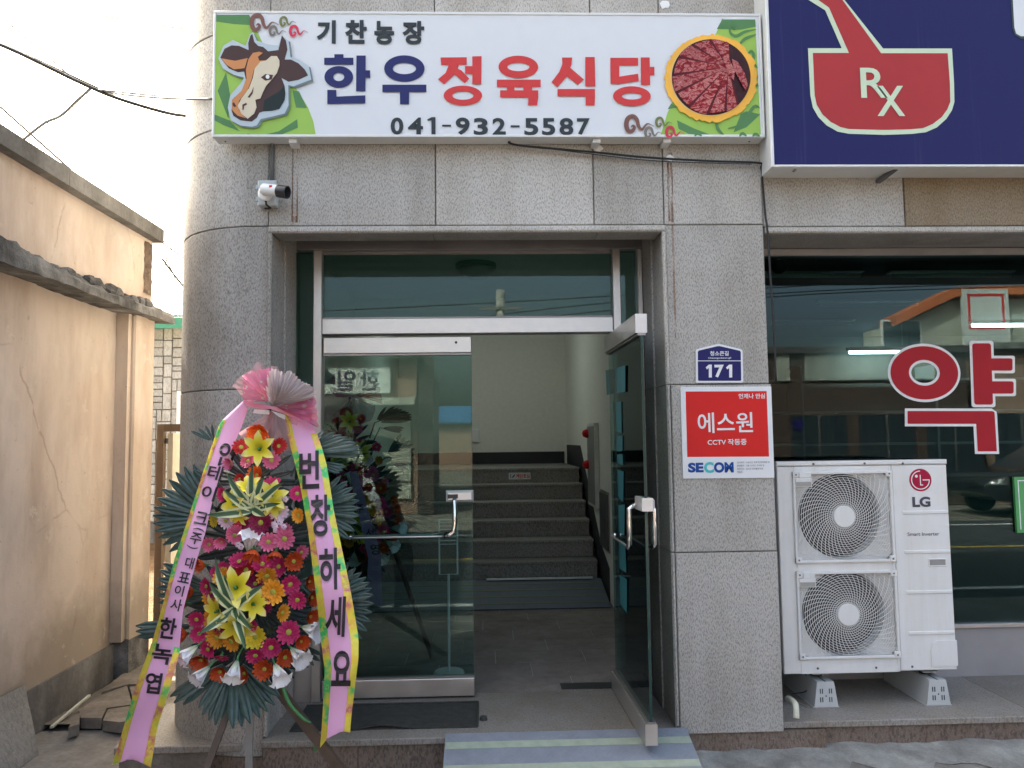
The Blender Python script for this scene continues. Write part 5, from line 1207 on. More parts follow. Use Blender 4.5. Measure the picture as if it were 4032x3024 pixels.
# --- ribbons
def yr(v): return -.345-.30*min(1, max(0, (v-1600)/700))-.06*max(0, (v-2300)/700)
def lerp_edge(E, v):
    for (u0, v0), (u1, v1) in zip(E[:-1], E[1:]):
        if v0 <= v <= v1: return u0+(u1-u0)*(v-v0)/(v1-v0)
    return E[-1][0] if v > E[-1][1] else E[0][0]
def ribbon(EL, ER, tl, tr, fl, frr, notch, holo_l, holo_r, chars, name, mat):
    """EL/ER edge polylines; rows run from the left edge point at parameter t to the right edge point"""
    n = 60; rows = []
    for i in range(n+1):
        t = i/n; vl = EL[0][1]+(EL[-1][1]-EL[0][1])*t; vr = ER[0][1]+(ER[-1][1]-ER[0][1])*t
        rows.append(((lerp_edge(EL, vl), vl), (lerp_edge(ER, vr), vr)))
    def pt(i, s, off=0.0):
        (ul, vl), (ur, vr) = rows[i]; u = ul+(ur-ul)*s; v = vl+(vr-vl)*s
        if i == n: v -= notch*(1-abs(2*s-1))
        wav = .010*sin(i*.21+s*1.3)+.006*sin(i*.5)
        return P(u, v, yr(v)+wav+.012*(2*s-1)**2+off)
    def strip(nm, sa, sb, mt_, k, off, i0=0, i1=n):
        mb = MB(); vs = []
        for o_ in (off, off+.0012):
            for i in range(i0, i1+1):
                for j in range(k+1): vs.append(pt(i, sa+(sb-sa)*j/k, o_))
        m_ = i1-i0; N = (m_+1)*(k+1); fs = []
        for i in range(m_):
            for j in range(k):
                q = (i*(k+1)+j, i*(k+1)+j+1, (i+1)*(k+1)+j+1, (i+1)*(k+1)+j); fs.append(q); fs.append(tuple(x+N for x in reversed(q)))
        for i in range(m_):
            for j in (0, k):
                a = i*(k+1)+j; b = (i+1)*(k+1)+j; fs.append((a, b, b+N, a+N))
        for i in (0, m_):
            for j in range(k):
                a = i*(k+1)+j; fs.append((a, a+1, a+1+N, a+N))
        o = obj(nm, mb.add([tuple(v) for v in vs], fs), mt_, parent_, True); autosmooth(o, 50); return o
    parent_ = FWR
    rb = strip(name, 0, 1, mat, 6, 0.0)
    parent_ = rb
    for sa, sb, t0 in holo_l: strip('foil_edge', sa, sb, HOLO, 2, -.002, int(t0*n), n)
    for sa, sb, t0 in holo_r: strip('foil_edge', sa, sb, HOLO, 2, -.002, int(t0*n), n)
    for ch, (uc, vc), w, h, rot, bold in chars:
        vs, fs = text_mesh(ch, bold, 4, 0.08)
        x0 = min(v.x for v in vs); x1 = max(v.x for v in vs); y0 = min(v.y for v in vs); y1 = max(v.y for v in vs)
        out = []
        for q in vs:
            a = (q.x-(x0+x1)/2)/(x1-x0)*w; b = -(q.y-(y0+y1)/2)/(y1-y0)*h
            u = uc+a*cos(rot)-b*sin(rot); v = vc+a*sin(rot)+b*cos(rot)
            # conform to the sheet: nearest row, position across
            i = min(range(n+1), key=lambda k: abs(rows[k][0][1]+(rows[k][1][1]-rows[k][0][1])*.5-v))
            s = (u-rows[i][0][0])/(rows[i][1][0]-rows[i][0][0]); wav = .010*sin(i*.21+s*1.3)+.006*sin(i*.5)
            out.append(tuple(P(u, v, yr(v)+wav+.012*(2*s-1)**2-.007)))
        link('ink_letter', mesh_of(MB().add(out, fs), INKB, 'ink_letter'), rb)
    return rb
EL = [(956,1580),(895,1636),(869,1660),(830,1771),(787,1901),(726,2092),(689,2200),(643,2379),(602,2525),(532,2715),(485,2878),(445,3011)]
ER = [(975,1612),(952,1679),(908,1779),(874,1849),(843,1944),(808,2100),(776,2200),(721,2401),(705,2569),(656,2742),(618,2862),(591,3019)]
RL = ribbon(EL, ER, 0, 0, 0, 0, 28, [(-.02, .17, .05)], [(.80, 1.02, .68)],
    [('인',(893,1790),66,100,.25,.02),('테',(848,1862),62,60,.2,.02),('이',(824,1942),60,60,.2,.02),('크',(791,2040),50,50,.2,.02),('(',(783,2086),12,46,1.77,.01),('주',(771,2120),46,46,.2,.012),(')',(757,2154),12,46,1.77,.01),('대',(747,2217),36,46,.2,.015),('표',(724,2274),46,42,.2,.015),('이',(707,2326),38,44,.15,.015),('사',(694,2382),46,48,.15,.015),('한',(662,2474),66,84,.12,.025),('녹',(638,2576),80,80,.1,.025),('엽',(605,2690),66,84,.1,.025)], 'pink_ribbon', RIB)
EL2 = [(1121,1620),(1138,1727),(1160,1814),(1182,1901),(1199,1996),(1216,2096),(1242,2300),(1253,2390),(1267,2526),(1281,2639),(1276,2752),(1267,2888),(1262,2942)]
ER2 = [(1199,1622),(1240,1692),(1264,1758),(1284,1831),(1292,1879),(1312,2009),(1331,2100),(1373,2300),(1389,2390),(1409,2512),(1409,2594),(1398,2684),(1384,2797),(1376,2884)]
RR = ribbon(EL2, ER2, 0, 0, 0, 0, 40, [(-.02, .19, .0)], [(.80, 1.02, .08)],
    [('번',(1218,1850),82,150,-.05,.025),('창',(1262,2030),80,165,-.05,.025),('하',(1300,2240),84,165,-.05,.025),('세',(1322,2428),82,160,.0,.025),('요',(1342,2632),78,140,.0,.03)], 'pink_ribbon', RIB)
# band across the top with pinched knot, white loops under it
def quadstrip(nm, top, bot, mt_, Yf, k=1):
    mb = MB(); n_ = len(top); vs = [P(u, v, Yf(u, v)) for u, v in top]+[P(u, v, Yf(u, v)) for u, v in bot]
    vs = [tuple(v) for v in vs]+[(v.x, v.y+.0012, v.z) for v in map(Vector, vs)]
    N = 2*n_; fs = []
    for i in range(n_-1):
        fs += [(i, i+1, n_+i+1, n_+i), (N+n_+i, N+n_+i+1, N+i+1, N+i), (i, N+i, N+i+1, i+1), (n_+i, n_+i+1, N+n_+i+1, N+n_+i)]
    fs += [(0, n_, N+n_, N), (n_-1, N+n_-1, N+2*n_-1, 2*n_-1)]
    return wpart(nm, mb.add(vs, fs), mt_, None, False)
quadstrip('ribbon_band', zb((300,985),(600,1030),(880,1085),(910,1100),(1010,1110),(1030,1115),(1350,1190),(1640,1258)), zb((400,1110),(650,1155),(880,1165),(905,1160),(1005,1200),(1030,1205),(1250,1275),(1420,1310)), RIB_T, lambda u, v: -.372+.0004*abs(u-1065)*.2)
quadstrip('white_band', zb((560,1170),(720,1180),(890,1190)), zb((530,1250),(700,1275),(885,1280)), PLATE_W, lambda u, v: -.352)
quadstrip('white_band', zb((930,1200),(1080,1250),(1230,1290)), zb((950,1220),(1090,1330),(1230,1395)), PLATE_W, lambda u, v: -.352)
# --- organza bow
def pleat_fan(nm, center, rim, mat, dy, amp, rings=7, sub=5):
    (uc, vc), = zb(center); q = smooth_pts(zb(*rim), sub); vs = []; n_ = len(q)
    for j in range(rings+1):
        t = j/rings
        for i, (u, v) in enumerate(q):
            wv = amp*t*sin(i*2.1+dy*90)*(.6+.4*sin(i*.7)); d = dy+wv-.07*sin(pi*t*.9)+.012*sin(i*.9+t*5)
            f = t*(1+.02*sin(i*5.0)*t); vs.append(tuple(P(uc+(u-uc)*f, vc+(v-vc)*f, -.34+d)))
    return wpart(nm, MB().add(vs, [(j*n_+i, j*n_+i+1, (j+1)*n_+i+1, (j+1)*n_+i) for j in range(rings) for i in range(n_-1)]), mat, None, True)
pleat_fan('organza_loop', (900,990), [(320,960),(180,740),(90,640),(320,420),(480,300),(650,132),(740,210),(840,300),(980,220),(1130,330),(1180,420)], TUL_L, .03, .012)
pleat_fan('organza_loop', (880,985), [(600,1010),(420,990),(320,960),(318,700),(300,540),(330,410),(560,330),(760,290),(930,280),(870,420)], TUL_P, .0, .016)
pleat_fan('organza_loop', (985,1095), [(850,960),(815,780),(812,620),(850,410),(900,330),(970,285),(1090,330),(1185,372),(1175,425),(1240,380),(1300,325),(1400,370),(1460,440),(1520,500),(1590,560),(1660,590),(1740,620),(1800,660),(1850,740),(1865,800),(1888,890),(1760,950),(1650,985),(1400,1030),(1250,1060)], TUL_W, -.03, .022)
pleat_fan('organza_loop', (1010,1110), [(1250,1070),(1500,1005),(1880,920),(1892,1100),(1935,1250),(1930,1420),(1965,1570),(1830,1480),(1740,1330),(1640,1262),(1350,1200)], TUL_P, -.005, .016)
pleat_fan('organza_veil', (985,1160), [(200,1700),(420,1880),(760,1900),(1000,1960),(1300,2100),(1600,1900),(1700,1500)], TUL_L, .045, .012)

# --- second wreath, dim behind the closed glass door
def copy_parts(src, parent, keep):
    for ch in [o for o in src.children if keep(o)]:
        c = ch.copy(); COL.objects.link(c); c.parent = parent; c.matrix_parent_inverse = ch.matrix_parent_inverse.copy()
        for g in [o for o in ch.children if keep(o)]:
            e = g.copy(); COL.objects.link(e); e.parent = c; e.matrix_parent_inverse = g.matrix_parent_inverse.copy()
W2 = FWR.copy(); COL.objects.link(W2)
W2['label'] = 'second flower wreath standing inside the hall behind the closed glass door'
FWR['group'] = W2['group'] = 'flower wreaths at the entrance'
base2 = Vector((-.84, 1.55, ZF+.02))
bpy.context.view_layer.update()
W2.matrix_basis = Matrix.Translation(base2) @ Matrix.Rotation(-.12, 4, 'Y') @ Matrix.Scale(1.0, 4)
copy_parts(FWR, W2, lambda o: o.name.split('.')[0] not in ('ink_letter', 'foil_edge', 'easel_leg', 'pink_ribbon', 'flower_calyx', 'stem_tape', 'filler_blossoms', 'moss_tuft', 'white_band'))
for o in W2.children:
    if o.name.split('.')[0] == 'palm_frond': pass
WM[W2.name] = W2.matrix_basis.copy()
def r2(pts, mt_, nm, Y):
    mb = MB(); n_ = len(pts); vs = [tuple(P(u, v, Y+dy)) for dy in (0, .0012) for u, v in pts]
    half = n_//2; fs = []
    mb.prism([P(u, v, Y) for u, v in pts], (0, .0012, 0)); return obj(nm, mb, mt_, W2)
rb2 = r2([(1375,1860),(1405,1855),(1500,2180),(1505,2390),(1440,2370),(1450,2200)], RIB_V, 'mauve_ribbon', 1.02)
for ch, a_, b_ in (('주',(1402,1985),(1432,2020)), ('석',(1440,2080),(1472,2125)), ('영',(1458,2140),(1495,2185))):
    text_px('ink_letter', ch, [a_, b_], 1.016, INKB, rb2, .02)
for sx in (-.22, .22): obj('easel_leg', MB().tube([(-.74+sx*.3, 1.5, .9), (-.74+sx*1.6, 1.35, ZF+.004)], .018, 6), WOODB, W2)

# ------------------------------------------------------------------ peach plastered building across the alley
random.seed(21)
XW = -2.57
PB = thing('peach_building', 'old peach plastered building with sooty broken cement ledge across the alley', 'building', (-3.5, -1, 0))
def pbp(name, mb, mat, smooth=False, parent=None): return obj(name, mb, mat, parent or PB, smooth)
def wall_sheet(x, y0, y1, z0, z1, th, ny, nz, amp, mat, name='wall', parent=None):
    mb = MB(); vs = []
    for j in range(nz+1):
        for i in range(ny+1):
            y = y0+(y1-y0)*i/ny; z = z0+(z1-z0)*j/nz
            vs.append((x+amp*(sin(y*2.3+z)*.5+sin(z*3.1+y*1.7)*.4+random.uniform(-.25, .25)), y, z))
    mb.add(vs, [(j*(ny+1)+i, j*(ny+1)+i+1, (j+1)*(ny+1)+i+1, (j+1)*(ny+1)+i) for j in range(nz) for i in range(ny)])
    mb.box(x-th, x-.02, y0, y1, z0, z1)
    return pbp(name, mb, mat, True, parent)
wall_sheet(XW, .42, 1.45, 0, 2.54, .3, 26, 50, .005, PLASTER); wall_sheet(XW+.014, -7, .415, 0, 2.54, .3, 120, 40, .006, PLASTER)
pbp('base_band', MB().box(XW-.02, XW+.016, .43, 1.44, 0, .27), CEM); pbp('base_band', MB().box(XW-.02, XW+.03, -7, .41, 0, .25), CEM)
pbp('pilaster', MB().bbox(XW-.25, -2.465, 1.451, 1.76, .29, 2.54, .012), PLASTER); pbp('pilaster_foot', MB().box(XW-.25, -2.46, 1.448, 1.765, 0, .289), CEM_D)
pbp('pilaster', MB().box(XW-.0, -2.49, 1.40, 1.4505, .29, 2.54), PLASTER)
wall_sheet(-2.475, -7, 1.72, 2.66, 3.13, .35, 130, 10, .004, PLASTER, 'parapet')
pbp('side_wall', MB().box(-7, XW-.05, 1.6, 1.75, 0, 3.13), PLASTER); pbp('roof_slab', MB().box(-7, -2.6, -7, 1.6, 2.6, 2.8), CEM)
y = -7.0
while y < 1.74:
    y1 = min(y+random.uniform(.9, 1.3), 1.755); mb = MB()
    mb.box(-2.85, -2.405, y+.002, y1-.002, 3.125, 3.225); o = pbp('coping_block', mb, CEM); y = y1
# broken ledge
mb = MB(); n = 150; vs = []
for i in range(n+1):
    y = -7+8.86*i/n; brk = max(0, min(1, (y+.4)/.9))
    top = 2.675-brk*.055-(.03*random.random()*brk if y < 1.6 else .0); bot = 2.525+random.uniform(-.003, .003)+.004*sin(y*5); xo = -2.36+random.uniform(-.006, .006)
    vs += [(XW, y, bot+.012), (xo, y, bot), (xo-.004, y, bot+.05), (xo-.012-.02*random.random()*brk, y, top-.01), (xo-.06-.04*brk, y, top+.012), (-2.47, y, top+.03+.02*(1-brk)), (XW-.1, y, top+.03)]
mb.add(vs, [(i*7+k, i*7+7+k, i*7+8+k, i*7+1+k) for i in range(n) for k in range(6)]+[tuple(range(6, -1, -1)), tuple(n*7+k for k in range(7))])
ld = pbp('ledge', mb, CEM_D)
y = -.25
while y < 1.66:
    s = random.uniform(.06, .16); x = -2.445+random.uniform(-.03, .012); z = 2.628+random.uniform(-.016, .010)
    mb = MB(); vs = []
    for th in range(1, 5):
        for k in range(7):
            a = 2*pi*k/7; t = pi*th/5; j_ = random.uniform(.78, 1.12)
            vs.append((x+.05*sin(t)*cos(a)*j_, y+s*.54*sin(t)*sin(a)*j_*1.05, z+.045*cos(t)*random.uniform(.8, 1.1)))
    vs += [(x, y, z+.043), (x, y, z-.043)]
    fs = [(q*7+k, (q+1)*7+k, (q+1)*7+(k+1) % 7, q*7+(k+1) % 7) for q in range(3) for k in range(7)]+[(28, k, (k+1) % 7) for k in range(7)]+[(29, 21+(k+1) % 7, 21+k) for k in range(7)]
    pbp('broken_stone', mb.add(vs, fs), CEM_D, False, ld); y += s*.95+random.uniform(0, .02)
# worn masonry at the parapet corner
mb = MB(); vs = []; n = 14
for i in range(n+1):
    z = 2.72+.38*i/n
    for j in range(4): vs.append((-2.473+random.uniform(0, .012)*(j in (1, 2)), 1.585+.045*j+random.uniform(-.012, .012)*(j in (0, 3)), z))
pbp('worn_masonry', mb.add(vs, [(i*4+j, i*4+j+1, (i+1)*4+j+1, (i+1)*4+j) for i in range(n) for j in range(3)]), cement('worn_brown_masonry', (.22, .165, .125), .6, (.4, .36, .33), 14, .02))

# leaning granite slab, cracked alley slabs, loose strip
ls = [(-2.52, .37, .33), (-2.53, -1.6, .36), (-2.385, -1.6, .004), (-2.375, .26, .004), (-2.46, .33, .18), (-2.49, .35, .24)]
tag(obj('leaning_slab', MB().prism(ls, (-.028, 0, -.012)), GREYSLAB), 'grey granite slab leaning against the foot of the peach wall', 'stone slab')
sl = [[(310,2790),(395,2735),(500,2700),(520,2770),(420,2785),(400,2825),(318,2822)], [(400,2725),(480,2655),(550,2640),(560,2690),(505,2695)], [(405,2830),(425,2790),(520,2775),(560,2780),(575,2830),(470,2845)], [(290,2830),(315,2806),(312,2850),(270,2862)], [(485,2650),(545,2600),(640,2600),(640,2680),(560,2684)], [(528,2770),(510,2703),(640,2690),(650,2770)]]
for i, q in enumerate(sl):
    pts = [PZ(u, v, .075) for u, v in q]; pts = [(p.x, p.y, .072+random.uniform(-.006, .006)) for p in pts]
    o = obj('paving_slab', MB().prism(pts, (0, 0, -.06)), ALLEY)
    lab = ['cracked concrete slab nearest the loose pale strip', 'broken concrete slab at the foot of the peach pilaster', 'cracked concrete slab beside the pink ribbon', 'small broken concrete lump by the peach wall', 'farthest concrete slab in the alley under the gate', 'concrete slab between the broken pieces and the ribbon'][i]
    tag(o, lab, 'paving slab', 'broken slabs in the alley')
a = PZ(202, 2868, .02); b = PZ(352, 2742, .09)
tag(obj('plastic_strip', MB().prism([(a.x-.008, a.y, a.z), (a.x+.008, a.y, a.z), (a.x+.008, a.y, a.z+.012), (a.x-.008, a.y, a.z+.012)], b-a), PVC), 'pale plastic strip lying along the foot of the peach wall', 'strip')

# gate frame between the buildings
gf = thing('gate_frame', 'brown painted steel gate frame spanning the alley', 'gate', (-2.1, 1.8, 0))
a = P(566, 1690, 1.8); zt = a.z
obj('gate_post', MB().box(-2.44, -2.39, 1.78, 1.83, .02, zt+.035), BROWNFR, gf); obj('gate_lintel', MB().box(-2.389, -1.72, 1.785, 1.825, zt-.02, zt+.035), BROWNFR, gf)
obj('gate_leaf_edge', MB().box(-2.385, -2.345, 1.84, 2.5, .03, zt-.03), CREAMFR, gf); obj('gate_hinge', MB().box(-2.389, -2.375, 1.80, 1.83, zt-.11, zt-.07), DARKP, gf)

# stone clad house behind
SH = thing('stone_house', 'white stone clad house with green roof edge glimpsed at the end of the alley', 'house', (-5, 9, 0))
HY = 9.0
obj('wall', MB().box(-10, -1.9, HY+.03, HY+5, 0, 3.8), CAULK, SH)
a = P(620, 1310, HY); b = P(735, 1262, HY)
obj('roof', MB().prism([(-10, HY-.35, a.z+.02), (-1.8, HY-.35, a.z+.02), (-1.8, HY-.35, a.z+.20), (-10, HY-.35, a.z+.20)], (0, 5, .9)), GREENROOF, SH)
x0 = P(612, 1700, HY).x; zb_ = .4
wx0 = P(697, 1700, HY).x; wz0 = P(700, 1862, HY).z; wz1 = P(700, 1540, HY).z
cells = []
def split(x, z, w, h):
    if w*h < .045 or (w < .18 and h < .3):
        cells.append((x, z, w, h)); return
    if (w > h*1.1 and w > .22) or (w > .3 and random.random() < .5):
        k = random.uniform(.35, .65); split(x, z, w*k, h); split(x+w*k, z, w*(1-k), h)
    else:
        k = random.uniform(.35, .65); split(x, z, w, h*k); split(x, z+h*k, w, h*(1-k))
for x, z, w, h in ((x0-.6, .35, .85, 1.35), (x0-.6, 1.7, .85, 1.4), (x0+.25, .35, .9, wz0-.35), (x0+.25, wz0, max(.1, wx0-x0-.25), wz1-wz0), (x0+.25, wz1, .9, 3.75-wz1), (x0-.6, 3.1, .85, .65)): split(x, z, w, h)
for x, z, w, h in cells:
    obj('cladding_stone', MB().bbox(x+.008, x+w-.008, HY-random.uniform(0, .012), HY+.03, z+.008, z+h-.008, .008), STONEW, SH)
wf = obj('window', MB().box(wx0, wx0+.06, HY-.04, HY+.02, wz0, wz1).box(wx0+.061, wx0+1.0, HY-.04, HY+.02, wz1-.06, wz1).box(wx0+.061, wx0+1.0, HY-.04, HY+.02, wz0, wz0+.06), WHITEP, SH)
obj('pane', MB().box(wx0+.061, wx0+1.0, HY-.01, HY+.0, wz0+.061, wz1-.061), plain('pale_window', (.5, .55, .55), .2), wf)
obj('foundation', MB().box(-10, -1.9, HY-.06, HY+.03, 0, .34), CEM, SH)

# overhead wires
def wire(pts, Y, r, label, mat=None):
    q = []
    for i, t in enumerate(pts): q.append(P(t[0], t[1], Y[0]+(Y[1]-Y[0])*i/(len(pts)-1)))
    tag(obj('overhead_wire', MB().tube(smooth_pts([tuple(p) for p in q], 8), r*(2.7 if r < .0045 else 1.7 if r < .009 else 1.1), 6), mat or CABLE_G, None, True), label, 'wire', 'overhead wires on the left')
wire([(-400,30),(0,176),(300,318),(460,386),(660,445),(760,458)], (.4, 1.1), .010, 'thick dark cable drooping to the column from the upper left', CABLE)
wire([(-400,15),(0,170),(300,308),(450,378)], (.42, .9), .003, 'thin wire running just above the thick dark cable')
wire([(390,354),(520,368),(680,383),(840,388),(900,386)], (.8, -.01), .005, 'pale wire from the cable junction to the sign end', CABLE_G)
wire([(410,360),(520,376),(680,388),(838,390)], (.8, .02), .0025, 'hair thin wire under the pale one to the sign end')
wire([(355,350),(300,400),(240,455),(175,485),(98,545),(60,575)], (.8, 1.2), .006, 'grey wire curving down from the junction onto the parapet')
wire([(-200,-100),(0,63),(150,190),(285,307)], (.6, .8), .002, 'thin straight wire crossing the thick cable from the top left corner')
wire([(130,0),(300,40),(500,80),(640,103),(770,118)], (1.2, 1.0), .002, 'thin wire highest in the sky running to the column')
wire([(-200,180),(0,335),(300,575),(560,800),(760,965)], (4, 5), .003, 'thin straight wire sloping behind the parapet to the column')
wire([(-200,240),(0,420),(140,545),(280,670)], (2.5, 3), .004, 'darker wire sloping down behind the parapet coping')
wire([(636,955),(680,985),(760,1040)], (6, 7), .006, 'short wire in the gap, uppermost')
wire([(640,1020),(680,1075),(740,1150)], (6, 7), .012, 'thick black cable crossing the gap above the green roof', CABLE)
wire([(636,950),(690,955),(760,965)], (6, 7), .003, 'short level wire in the gap under the parapet corner')
wire([(640,985),(665,1040),(690,1110),(670,1180),(648,1080),(660,1010),(685,960)], (6, 6.5), .003, 'tangled loop of thin wire in the gap')

# ------------------------------------------------------------------ the other side of the street (seen only mirrored in the glass)
OY = -12.2
def mir(u, v, Yg): 
    """point on the opposite facade whose mirror image in the glass at depth Yg shows at pixel u, v"""
    p = P(u, v, 2*Yg-OY); return p.x, p.z
OB = thing('peach_shop', 'peach fronted shop with pale signboard across the street', 'building', (-2, OY, 0))
xa, zt_ = mir(1240, 1385, .55); xb, _ = mir(1640, 1385, .55); xa -= 6
_, zs1 = mir(1400, 1450, .55); _, zs0 = mir(1400, 1550, .55); xs1, _ = mir(1540, 1500, .55)
obj('wall', MB().box(xa, xb, OY-8, OY, 2.3, zt_-.15).box(xa, xa+3.5, OY-8, OY, 0, 2.299).box(xa+3.501, xb, OY-8, OY-.25, 0, 2.299), PEACH2, OB)
obj('cornice', MB().box(xa-.1, xb+.05, OY-8, OY+.35, zt_-.149, zt_), CREAMW, OB); obj('canopy', MB().box(xa, xb, OY+.001, OY+.5, zs0-.28, zs0-.12), CREAMW, OB)
obj('signboard', MB().box(xs1-3.2, xs1, OY+.001, OY+.15, zs0, zs1), OPSIGN, OB)
for i, ch in enumerate('한일'):
    mb = MB(); w_ = (zs1-zs0)*.72; x = xs1-.25-w_*1.25*i-w_; 
    text_quad(mb, ch, Vector((x+w_, OY+.155, zs0+.08)), Vector((x, OY+.155, zs0+.08)), Vector((x+w_, OY+.155, zs1-.08)), (0, 0, 0), .02) if False else text_quad(mb, ch, Vector((xs1-.25-w_*1.25*i, OY+.155, zs0+.06)), Vector((xs1-.25-w_*1.25*i-w_, OY+.155, zs0+.06)), Vector((xs1-.25-w_*1.25*i, OY+.155, zs1-.06)), (0, 0, 0), .02)
    link('letter', mesh_of(mb, OPINK, 'letter'), OB)
for k in range(3):
    x1_ = xb-.15-k*1.05; f = obj('shutter_window', MB().box(x1_-.95, x1_, OY-.24, OY-.18, .35, 2.1), CREAMW, OB)
    for z in (.7, 1.1, 1.5): obj('slat', MB().box(x1_-.93, x1_-.02, OY-.179, OY-.165, z, z+.05), STEEL_D, f)
bx0, _ = mir(1648, 1400, .55); bx1, _ = mir(1706, 1400, .55)
BP = thing('brick_pier', 'dark brick pier at the end of the peach shop across the street', 'pier', (bx0, OY, 0))
o = None
rows = [(r, c) for r in range(34) for c in range(2)]
obj('pier_core', MB().box(bx0+.02, bx1-.02, OY-.5, OY+.02, 0, 3.55), CAULK, BP)
for r in range(34):
    off = 0 if r % 2 else .5
    for c in (-1, 0, 1):
        w_ = (bx1-bx0)/2; x = max(bx0, bx0+(c+off)*w_); x2 = min(bx1, bx0+(c+off+1)*w_)
        if x2-x > .03: obj('brick', MB().box(x+.006, x2-.006, OY+.021, OY+.05, .02+r*.104, .11+r*.104), BRICK, BP)
BL = thing('brick_row', 'low dark brick shop row with pale faded sign band across the street', 'building', (8, OY, 0))
rx0, rz1 = mir(3052, 1368, .72); rx1, _ = mir(3800, 1368, .72); _, bz1 = mir(3400, 1385, .72); _, bz0 = mir(3400, 1497, .72)
obj('wall', MB().box(rx0-3.5, rx1, OY-7, OY, 0, rz1-.15), BRICK, BL); obj('parapet', MB().box(rx0-3.6, rx1+.1, OY-7, OY+.12, rz1-.149, rz1), plain('dark_coping', (.07, .06, .06), .8), BL)
for a, b in ((3052, 3105), (3165, 3680)):
    x, _ = mir(a, 1400, .72); x2, _ = mir(b, 1400, .72); obj('faded_band', MB().box(x, x2, OY+.001, OY+.05, bz0, bz1), cement('faded_paint', (.42, .43, .37), .3, (.4, .4, .36), 3), BL)
for k in range(4):
    x = rx0+.3+k*1.6; f = obj('shop_window', MB().box(x, x+1.3, OY+.001, OY+.04, .3, 2.1), WINDK, BL); obj('window_frame', MB().box(x+.62, x+.67, OY+.041, OY+.06, .3, 2.1), STEEL_D, f)
nx, nz = mir(3140, 1672, .72); np_ = tag(obj('number_plate', MB().prism([(nx-.12, OY+.06, nz-.12), (nx+.12, OY+.06, nz-.12), (nx+.12, OY+.06, nz+.08), (nx, OY+.06, nz+.14), (nx-.12, OY+.06, nz+.08)], (0, .01, 0)), NAVY), 'small navy house number plate on the brick row across the street', 'sign')
# two storey white house with orange roof behind the brick row
OH = thing('orange_roof_house', 'white panelled house with orange roof edge behind the brick row', 'house', (14, -20, 0))
OY0 = OY; OY = -19.0
hx0, hz = mir(3435, 1300, .72); ax_, az = mir(3735, 1158, .72); ex, ez = mir(3540, 1268, .72); fx, fz = mir(4032, 1142, .72)
obj('wall', MB().prism([(hx0, OY, 0), (fx+6, OY, 0), (fx+6, OY, fz-.1), (ax_, OY, az-.25), (ex, OY, ez-.1), (hx0, OY, hz)], (0, -.6, 0)), CREAMW, OH)
obj('roof', MB().prism([(ex-.3, OY+.4, ez-.15), (ex-.3, OY+.4, ez+.15), (ax_, OY+.4, az+.15), (fx+6.2, OY+.4, fz+.25), (fx+6.2, OY+.4, fz-.02), (ax_, OY+.4, az-.15)], (0, -1.1, 0)), ORANGER, OH)
for u in (3510, 3585):
    x, z = mir(u, 1320, .72); f = obj('window', MB().box(x-.35, x+.35, OY+.001, OY+.06, z-.5, z+.5), WHITEP, OH); obj('pane', MB().box(x-.29, x+.29, OY+.061, OY+.065, z-.44, z+.44), WINDK, f)
x, z = mir(3850, 1250, .72); f = obj('wall_sign', MB().box(x-.75, x+.75, OY+.3, OY+.45, z-.95, z+.85), OPSIGN, OH)
obj('sign_border', MB().box(x-.6, x+.6, OY+.451, OY+.455, z+.62, z+.70).box(x-.6, x+.6, OY+.451, OY+.455, z-.45, z-.37).box(x-.6, x-.52, OY+.451, OY+.455, z-.369, z+.619).box(x+.52, x+.6, OY+.451, OY+.455, z-.369, z+.619), REDP, f)
obj('panel_joint', MB().box(hx0+4, hx0+4.04, OY+.001, OY+.02, 3, hz+1).box(hx0+6, hx0+6.04, OY+.001, OY+.02, 3, hz+1).box(hx0+8, hx0+8.04, OY+.001, OY+.02, 3, hz+1), STEEL_D, OH)
OY = OY0
# more of the street row, so the mirrored skyline goes on
for nm, x0, x1, h, mt_, lb in (('low_house', -26, xa-1.0, 3.3, CREAMW, 'cream low house left along the far side of the street'), ('flat_shop', rx1+.6, 26, 3.6, PEACH2, 'peach flat roofed shop right along the far side of the street')):
    t = thing(nm, lb, 'building', (x0, OY, 0)); obj('wall', MB().box(x0, x1, OY-8, OY, 0, h), mt_, t); obj('cornice', MB().box(x0-.1, x1+.1, OY-8, OY+.25, h+.001, h+.15), CEM, t)
    x = x0+.8
    while x < x1-2: obj('window', MB().box(x, x+1.5, OY+.001, OY+.05, .8, 2.2), WINDK, t); x += 2.6
lx, _ = mir(1800, 1400, .55)
bh = thing('blue_roof_house', 'distant low house with blue roof beyond the street gap', 'house', (1, -38, 0))
obj('wall', MB().box(-4, 6.5, -45, -38, 0, 2.6), PEACH2, bh); obj('roof', MB().prism([(-4.4, -37.6, 2.6), (6.9, -37.6, 2.6), (6.9, -41.5, 3.6), (-4.4, -41.5, 3.6)], (0, 0, .12)), plain('blue_roof', (.03, .14, .32), .5), bh)
up = thing('utility_pole', 'grey concrete utility pole across the street', 'pole', (5.4, -13.5, 0))
px_, pz_ = P(1970, 1143, 14.6).x, P(1970, 1143, 14.6).z
obj('pole_shaft', MB().tube([(px_, -13.5, 0), (px_, -13.5, pz_)], [.16, .11], 12), CONCP, up, True)
obj('cross_arm', MB().box(px_-.5, px_+.5, -13.45, -13.38, pz_-.5, pz_-.42), STEEL_D, up)
